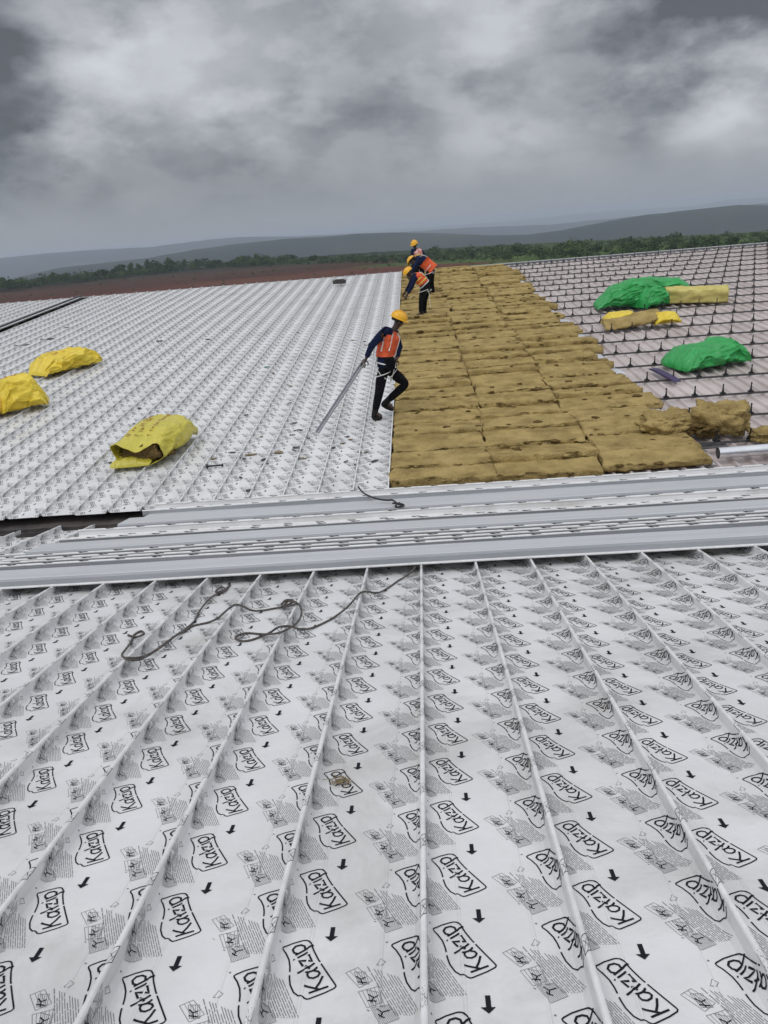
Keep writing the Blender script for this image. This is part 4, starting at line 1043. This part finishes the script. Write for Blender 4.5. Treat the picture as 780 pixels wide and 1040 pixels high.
gm = bpy.data.materials.new('land'); gm.use_nodes = True; nt = gm.node_tree; N = nt.nodes; L = nt.links; pb = N['Principled BSDF']; pb.inputs['Roughness'].default_value = .95; pb.inputs['Specular IOR Level'].default_value = .1
geo = N.new('ShaderNodeNewGeometry'); sep = N.new('ShaderNodeSeparateXYZ'); L.new(geo.outputs['Position'], sep.inputs[0])
def nnoise(scale, detail=5, dist=0., vec=None):
    t = N.new('ShaderNodeTexNoise'); t.inputs['Scale'].default_value = scale; t.inputs['Detail'].default_value = detail; t.inputs['Distortion'].default_value = dist
    L.new(vec or geo.outputs['Position'], t.inputs['Vector']); return t.outputs['Fac']
def ramp(fac, stops):
    r = N.new('ShaderNodeValToRGB'); e = r.color_ramp.elements
    while len(e) < len(stops): e.new(.5)
    for k, (p, c) in enumerate(stops): e[k].position = p; e[k].color = (*c, 1) if len(c) == 3 else c
    L.new(fac, r.inputs[0]); return r.outputs[0]
def mixc(f, a, b):
    m = N.new('ShaderNodeMix'); m.data_type = 'RGBA'
    for s_, v in (('Factor', f), ('A', a), ('B', b)):
        if hasattr(v, 'links'): L.new(v, m.inputs[s_])
        else: m.inputs[s_].default_value = v
    return m.outputs['Result']
def mth(op, a, b=None, c=None):
    m = N.new('ShaderNodeMath'); m.operation = op
    for k, v in enumerate((a, b, c)):
        if v is None: continue
        if hasattr(v, 'links'): L.new(v, m.inputs[k])
        else: m.inputs[k].default_value = v
    return m.outputs[0]
mp = N.new('ShaderNodeMapping'); mp.inputs['Scale'].default_value = (.35, 1, 1); L.new(geo.outputs['Position'], mp.inputs[0])
red = ramp(nnoise(.02, 8, .4, mp.outputs[0]), [(.3, (.055, .020, .013)), (.5, (.095, .033, .021)), (.7, (.125, .055, .034))])
grn = ramp(nnoise(.05, 6), [(.3, (.045, .080, .018)), (.55, (.075, .12, .028)), (.75, (.10, .12, .045))])
# grass takes over from the right, and in a belt before the trees
gmask = mth('ADD', mth('MULTIPLY', sep.outputs['X'], .011), mth('MULTIPLY', mth('SUBTRACT', sep.outputs['Y'], 285.), .006))
gmask = mth('ADD', gmask, mth('MULTIPLY', mth('SUBTRACT', nnoise(.012, 6, .5, mp.outputs[0]), .5), 3.2))
gm_f = ramp(gmask, [(.35, (0, 0, 0)), (.6, (1, 1, 1))])
nearc = mixc(gm_f, red, grn)
farc = ramp(nnoise(.0035, 8, .3), [(.35, (.010, .017, .012)), (.5, (.018, .026, .016)), (.62, (.030, .037, .023)), (.76, (.065, .065, .048))])
dist = N.new('ShaderNodeVectorMath'); dist.operation = 'LENGTH'; L.new(geo.outputs['Position'], dist.inputs[0])
ff = ramp(mth('DIVIDE', dist.outputs['Value'], 2000.), [(.17, (0, 0, 0)), (.30, (1, 1, 1))])
L.new(mixc(ff, nearc, farc), pb.inputs['Base Color'])
me.materials.append(gm); ground = new_obj('ground', me); tag(ground, None, None, None, 'structure')
# dirt road strip on the left
mb = MB(); P = [(150, 272.5), (175, 271.5), (205, 271.5), (235, 269), (270, 264.5)]; row = []
def gp(x, y, z=.25): 
    r = ray(x, y); return CAM+r*((z-CAMZ)/r[2])
cl = [gp(x, y) for x, y in smooth_path(P, 6)]
for i, c in enumerate(cl):
    row += [(c[0], c[1]-9, .9), (c[0], c[1]+9, .9)]
mb.add(row+[(a, b, c-1.5) for a, b, c in row], [(2*i, 2*i+2, 2*i+3, 2*i+1) for i in range(len(cl)-1)]+[(2*i, 2*i+2*len(cl), 2*i+2+2*len(cl), 2*i+2) for i in range(len(cl)-1)])
road_m = mat('pale_dirt', (.20, .16, .11), (.26, .21, .15), .05, .9, coords='W')
tag(mb.obj('road', road_m), None, None, None, 'structure')

# ------------------------------------------------------------------ trees
def crown_geo(mb, r0, hgt, wid, seed, nl, base=.0, c=(0, 0, 0), ls=.5, lobes=6, mi=0):
    r = random.Random(seed); lob = [(Vector((r.uniform(-.55, .55)*wid/2, r.uniform(-.55, .55)*wid/2, base+r.uniform(.3, .8)*(hgt-base))), r.uniform(.32, .55)) for _ in range(lobes)]
    for _ in range(nl):
        lc, lr = r.choice(lob); d = Vector((r.gauss(0, 1), r.gauss(0, 1), r.gauss(0, 1))).normalized()*(r.random()**.4)
        p = lc+Vector((d.x*lr*wid*.6, d.y*lr*wid*.6, d.z*lr*(hgt-base)*.55)); 
        if p.z < base*.6: p.z = base*.6
        p += Vector(c); a = Vector((r.gauss(0, 1), r.gauss(0, 1), r.gauss(0, .6))).normalized(); b = a.cross(Vector((r.gauss(0, 1), r.gauss(0, 1), r.gauss(0, 1)))).normalized(); s = ls*r.uniform(.5, 1.3)
        mb.add([p-a*s*.5, p+b*s*.35, p+a*s*.5, p-b*s*.35], [(0, 1, 2, 3)], mi)
def tree_proto(hgt, wid, seed, m, nl):
    tr = MB(); r = random.Random(seed+5); tr.tube([(0, 0, -.5), (.1, 0, hgt*.35), (r.uniform(-.3, .3), r.uniform(-.3, .3), hgt*.75)], [.22, .16, .05], 7)
    for k in range(5):
        a = r.uniform(0, 6.28); z = hgt*r.uniform(.3, .55); tr.tube([(0, 0, z), (math.cos(a)*wid*.3, math.sin(a)*wid*.3, z+hgt*.2)], [.09, .03], 5)
    cr = MB(); crown_geo(cr, 0, hgt, wid, seed, nl, base=hgt*.22, ls=hgt*.075+.15)
    return tr.mesh('trunk', trunk_m), cr.mesh('crown', m)
protos = [tree_proto(8, 7, 1, leafA, 900), tree_proto(6, 7, 2, leafA, 900), tree_proto(9.5, 5.5, 3, leafB, 800), tree_proto(5, 6, 4, leafB, 700), tree_proto(7, 9, 6, leafA, 1000)]
KIND = ['round dark', 'low dark', 'tall narrow mid green', 'small mid green', 'broad dark']
rt = random.Random(44)
def tree_at(th, r, k, s, label):
    root = empty('tree', label, 'tree', 'trees standing along the far edge of the red field', Matrix.Translation((math.sin(th)*r, math.cos(th)*r-2, ground_z(r, th)))@Matrix.Rotation(rt.uniform(0, 6.28), 4, 'Z')@Matrix.Scale(s, 4))
    new_obj('trunk', protos[k][0], root); new_obj('crown', protos[k][1], root)
ti = 0
LT = sorted([(px_dir(x, 270)[0]) for x in [2, 20, 40, 52, 66, 78, 88, 97, 106, 115, 124, 133, 142, 152, 163, 174, 188, 203, 222, 240, 262, 285, 300, 320, 345, 365, 390, 452, 478, 500, 525, 552, 580, 605, 632, 660, 682, 700, 722, 740, 760, 776]])
for i, th in enumerate(LT):
    k = rt.choice([0, 0, 2, 4, 2]) if th < -.12 else rt.choice([0, 1, 3, 4]); s = rt.uniform(.62, .95) if th < -.15 else rt.uniform(.5, .8)
    if 8 <= i <= 15: s *= 1.25
    tree_at(th, tree_r(th)+rt.uniform(0, 25), k, s, f'{KIND[k]} tree on the far tree line, {ORD[i+1] if i < 34 else ORD[len(LT)-i]} {"from the left" if i < 34 else "from the right"}')
# woodland mass
mb = MB(); r = random.Random(9)
for q in range(1900):
    th = r.uniform(-.62, .62)
    if th < -.2 and r.random() < .1: continue
    dep = 130 if th > 0 else 60
    rr_ = tree_r(th)+r.random()**1.2*dep+5; hh = (r.uniform(1.8, 4.2) if th > -.15 else r.uniform(3., 7))*(1+.75*noise.noise(Vector((th*28, rr_*.01, 3)))+.4*noise.noise(Vector((th*90, 0, 7))))
    crown_geo(mb, 0, hh, hh*1.5, q, 85, base=0, c=(math.sin(th)*rr_, math.cos(th)*rr_-2, ground_z(rr_, th)-.2), ls=hh*.16+.15, lobes=4, mi=r.choice([0, 0, 1]))
tag(mb.obj('scrub_woodland', [leafA, leafB]), 'dense dark green scrub belt behind the red earth field', 'woodland', None, 'stuff')
# low shrubs over the red field
mb = MB()
for q in range(500):
    th = r.uniform(-.6, .6); rr_ = r.uniform(.55, .98)*tree_r(th); hh = r.uniform(.5, 1.5)
    if th < -.05 and r.random() < .5: continue
    crown_geo(mb, 0, hh, hh*2.2, q+7000, 26, base=0, c=(math.sin(th)*rr_, math.cos(th)*rr_-2, ground_z(rr_, th)-.1), ls=hh*.3+.1, lobes=3, mi=r.choice([0, 1]))
tag(mb.obj('low_shrubs', [leafA, leafB]), 'scattered low shrubs on the red earth field', 'shrubs', None, 'stuff')

# ------------------------------------------------------------------ haze
mb = MB(); x0, x1, yy0, yy1, z0, z1 = -14800, 14800, -300, 14900, -190, 75
mb.box(((x0+x1)/2, (yy0+yy1)/2, (z0+z1)/2), (x1-x0, yy1-yy0, z1-z0))
hm_ = bpy.data.materials.new('haze'); hm_.use_nodes = True; nt = hm_.node_tree; nt.nodes.clear(); o_ = nt.nodes.new('ShaderNodeOutputMaterial'); pv = nt.nodes.new('ShaderNodeVolumePrincipled')
pv.inputs['Color'].default_value = (.78, .88, 1., 1); pv.inputs['Density'].default_value = 2.2e-4; pv.inputs['Anisotropy'].default_value = .2
nt.links.new(pv.outputs[0], o_.inputs['Volume']); hz = mb.obj('haze', hm_); tag(hz, 'thin grey blue rain haze over the valley', 'haze', None, 'stuff')

# ------------------------------------------------------------------ world
w = bpy.data.worlds.new('World'); sc.world = w; w.use_nodes = True; nt = w.node_tree; N = nt.nodes; L = nt.links; N.clear()
SUN_EL, SUN_AZ = math.radians(58), math.radians(-150)
out = N.new('ShaderNodeOutputWorld'); tc = N.new('ShaderNodeTexCoord')
sky = N.new('ShaderNodeTexSky'); sky.sky_type = 'NISHITA'; sky.sun_disc = False; sky.sun_elevation = SUN_EL; sky.sun_rotation = SUN_AZ
D_ = tc.outputs['Generated']; sp = N.new('ShaderNodeSeparateXYZ'); L.new(D_, sp.inputs[0])
geo = None
def vm(op, a, b=None):
    m = N.new('ShaderNodeVectorMath'); m.operation = op
    for k, v in enumerate((a, b)):
        if v is None: continue
        if hasattr(v, 'links'): L.new(v, m.inputs[k])
        else: m.inputs[k].default_value = v
    return m
zc = mth('MAXIMUM', mth('ADD', sp.outputs['Z'], .10), .03)
cmb = N.new('ShaderNodeCombineXYZ'); L.new(mth('DIVIDE', sp.outputs['X'], zc), cmb.inputs[0]); L.new(mth('DIVIDE', sp.outputs['Y'], zc), cmb.inputs[1])
def wn(scale, detail, dist, vec, rough=.55, off=0):
    t = N.new('ShaderNodeTexNoise'); t.inputs['Scale'].default_value = scale; t.inputs['Detail'].default_value = detail; t.inputs['Distortion'].default_value = dist; t.inputs['Roughness'].default_value = rough
    if off:
        a = vm('ADD', vec, (off, off*.7, 0)); vec = a.outputs[0]
    L.new(vec, t.inputs['Vector']); return t
Ds = vm('MULTIPLY', D_, (1, 1, 1.9)).outputs[0]
warp = wn(9., 6, 0., Ds, .55)
wv = vm('SCALE', vm('SUBTRACT', warp.outputs['Color'], (.5, .5, .5)).outputs[0]); wv.inputs['Scale'].default_value = .22
Dw = vm('NORMALIZE', vm('ADD', D_, wv.outputs[0]).outputs[0]).outputs[0]
BL = [(85, 95, 42, .17), (150, 60, 60, .12), (215, 55, 55, .10), (120, 25, 35, .07), (330, 85, 60, .05), (300, 20, 50, .05), (470, 12, 55, .15), (550, 0, 50, .14), (738, 100, 34, .19), (700, 112, 26, .10), (770, 118, 30, .14), (645, 98, 30, .06), (600, 158, 50, .06), (525, 150, 28, .08), (560, 178, 40, .04), (440, 170, 45, .03), (120, 195, 28, .04), (360, 190, 40, .03),
      (10, 150, 50, -.14), (55, 185, 42, -.12), (10, 95, 35, -.06), (5, 55, 40, -.07), (150, 150, 45, -.05), (230, 165, 60, -.07), (340, 150, 55, -.07), (420, 130, 55, -.07), (640, 30, 55, -.13), (720, 40, 50, -.13), (780, 20, 45, -.10), (60, 5, 42, -.12), (400, 70, 55, -.07), (500, 80, 50, -.05), (580, 85, 50, -.09), (620, 120, 35, -.05), (690, 70, 35, -.07), (350, 40, 45, -.05), (760, 165, 50, -.03)]
acc = None
for x, y, s_, a in BL:
    d = ray(x, y); d = d/np.linalg.norm(d); sg = s_/780.*1.15
    dt = vm('DOT_PRODUCT', Dw, tuple(d)).outputs['Value']
    e = mth('EXPONENT', mth('MULTIPLY', mth('SUBTRACT', 1., dt), -1/(sg*sg)))
    a *= 1.25 if a > 0 else .9
    acc = mth('MULTIPLY', e, a) if acc is None else mth('MULTIPLY_ADD', e, a, acc)
Ds = vm('MULTIPLY', D_, (1, 1, 1.9)).outputs[0]
n1 = wn(4.6, 10, 0., Ds, .52).outputs['Fac']; n2 = wn(11., 9, 0., Ds, .55, 3.3).outputs['Fac']; n3 = wn(1.8, 3, .2, Ds, .5, 7.).outputs['Fac']
def sramp(v, a, b, lo, hi):
    m = N.new('ShaderNodeMapRange'); m.interpolation_type = 'SMOOTHSTEP'; L.new(v, m.inputs[0])
    for k, q in enumerate((a, b, lo, hi)): m.inputs[k+1].default_value = q
    return m.outputs[0]
dens = mth('ADD', mth('ADD', sramp(n1, .44, .56, -.050, .055), sramp(n2, .43, .57, -.040, .040)), sramp(n3, .35, .65, -.03, .03))
elev = N.new('ShaderNodeMapRange'); elev.interpolation_type = 'SMOOTHSTEP'; L.new(sp.outputs['Z'], elev.inputs[0]); elev.inputs[1].default_value = .27; elev.inputs[2].default_value = .55; elev.inputs[3].default_value = 0; elev.inputs[4].default_value = .42
lowf = N.new('ShaderNodeMapRange'); lowf.interpolation_type = 'SMOOTHSTEP'; L.new(sp.outputs['Z'], lowf.inputs[0]); lowf.inputs[1].default_value = .01; lowf.inputs[2].default_value = .10; lowf.inputs[3].default_value = 0.; lowf.inputs[4].default_value = 1.
lum = mth('ADD', mth('ADD', .295, mth('MULTIPLY', mth('ADD', acc, dens), lowf.outputs[0])), elev.outputs[0])
lum = mth('ADD', lum, sramp(sp.outputs['Z'], .02, .12, .055, 0.))
back = sramp(sp.outputs['Y'], .76, -.1, 0., .36)  # extra sky brightness added behind and beside the view to light the seam webs
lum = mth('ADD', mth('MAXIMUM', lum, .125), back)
col = N.new('ShaderNodeMix'); col.data_type = 'RGBA'
tint = N.new('ShaderNodeMapRange'); L.new(lum, tint.inputs[0]); tint.inputs[1].default_value = .15; tint.inputs[2].default_value = .5
L.new(tint.outputs[0], col.inputs['Factor']); col.inputs['A'].default_value = (.91, .97, 1.07, 1); col.inputs['B'].default_value = (.95, .98, 1.045, 1)
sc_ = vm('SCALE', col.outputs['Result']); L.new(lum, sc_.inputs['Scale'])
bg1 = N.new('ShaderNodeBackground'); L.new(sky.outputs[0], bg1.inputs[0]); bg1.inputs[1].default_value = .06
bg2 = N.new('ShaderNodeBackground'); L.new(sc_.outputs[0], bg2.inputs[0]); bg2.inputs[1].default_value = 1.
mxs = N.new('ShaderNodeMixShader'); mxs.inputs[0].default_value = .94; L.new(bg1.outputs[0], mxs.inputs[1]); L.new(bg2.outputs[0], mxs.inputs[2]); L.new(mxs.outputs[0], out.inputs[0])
sl = bpy.data.lights.new('sun', 'SUN'); sl.energy = .7; sl.angle = math.radians(22); sl.color = (1, .97, .93)
so = bpy.data.objects.new('sun', sl); COL.objects.link(so)
sdv = Vector((math.sin(SUN_AZ)*math.cos(SUN_EL)*1, math.cos(SUN_AZ)*math.cos(SUN_EL), math.sin(SUN_EL)))
so.rotation_euler = sdv.to_track_quat('Z', 'Y').to_euler(); so.location = (0, 0, 60)
# ------------------------------------------------------------------ camera
cam = bpy.data.cameras.new('camera'); cam.sensor_fit = 'VERTICAL'; cam.sensor_height = 24; cam.sensor_width = 18; cam.lens = 780/1040*24; cam.clip_start = .05; cam.clip_end = 40000
co = bpy.data.objects.new('camera', cam); COL.objects.link(co)
r_, u_, b_ = R @ np.array([1, 0, 0.]), R @ np.array([0, -1, 0.]), R @ np.array([0, 0, -1.])
co.matrix_world = mat4(CAM, r_, u_, b_)
sc.camera = co
sc.view_settings.view_transform = 'Standard'; sc.view_settings.look = 'None'; sc.view_settings.exposure = 0; sc.view_settings.gamma = 1
sc.cycles.use_denoising = True
sc.cycles.max_bounces = 6; sc.cycles.volume_bounces = 0
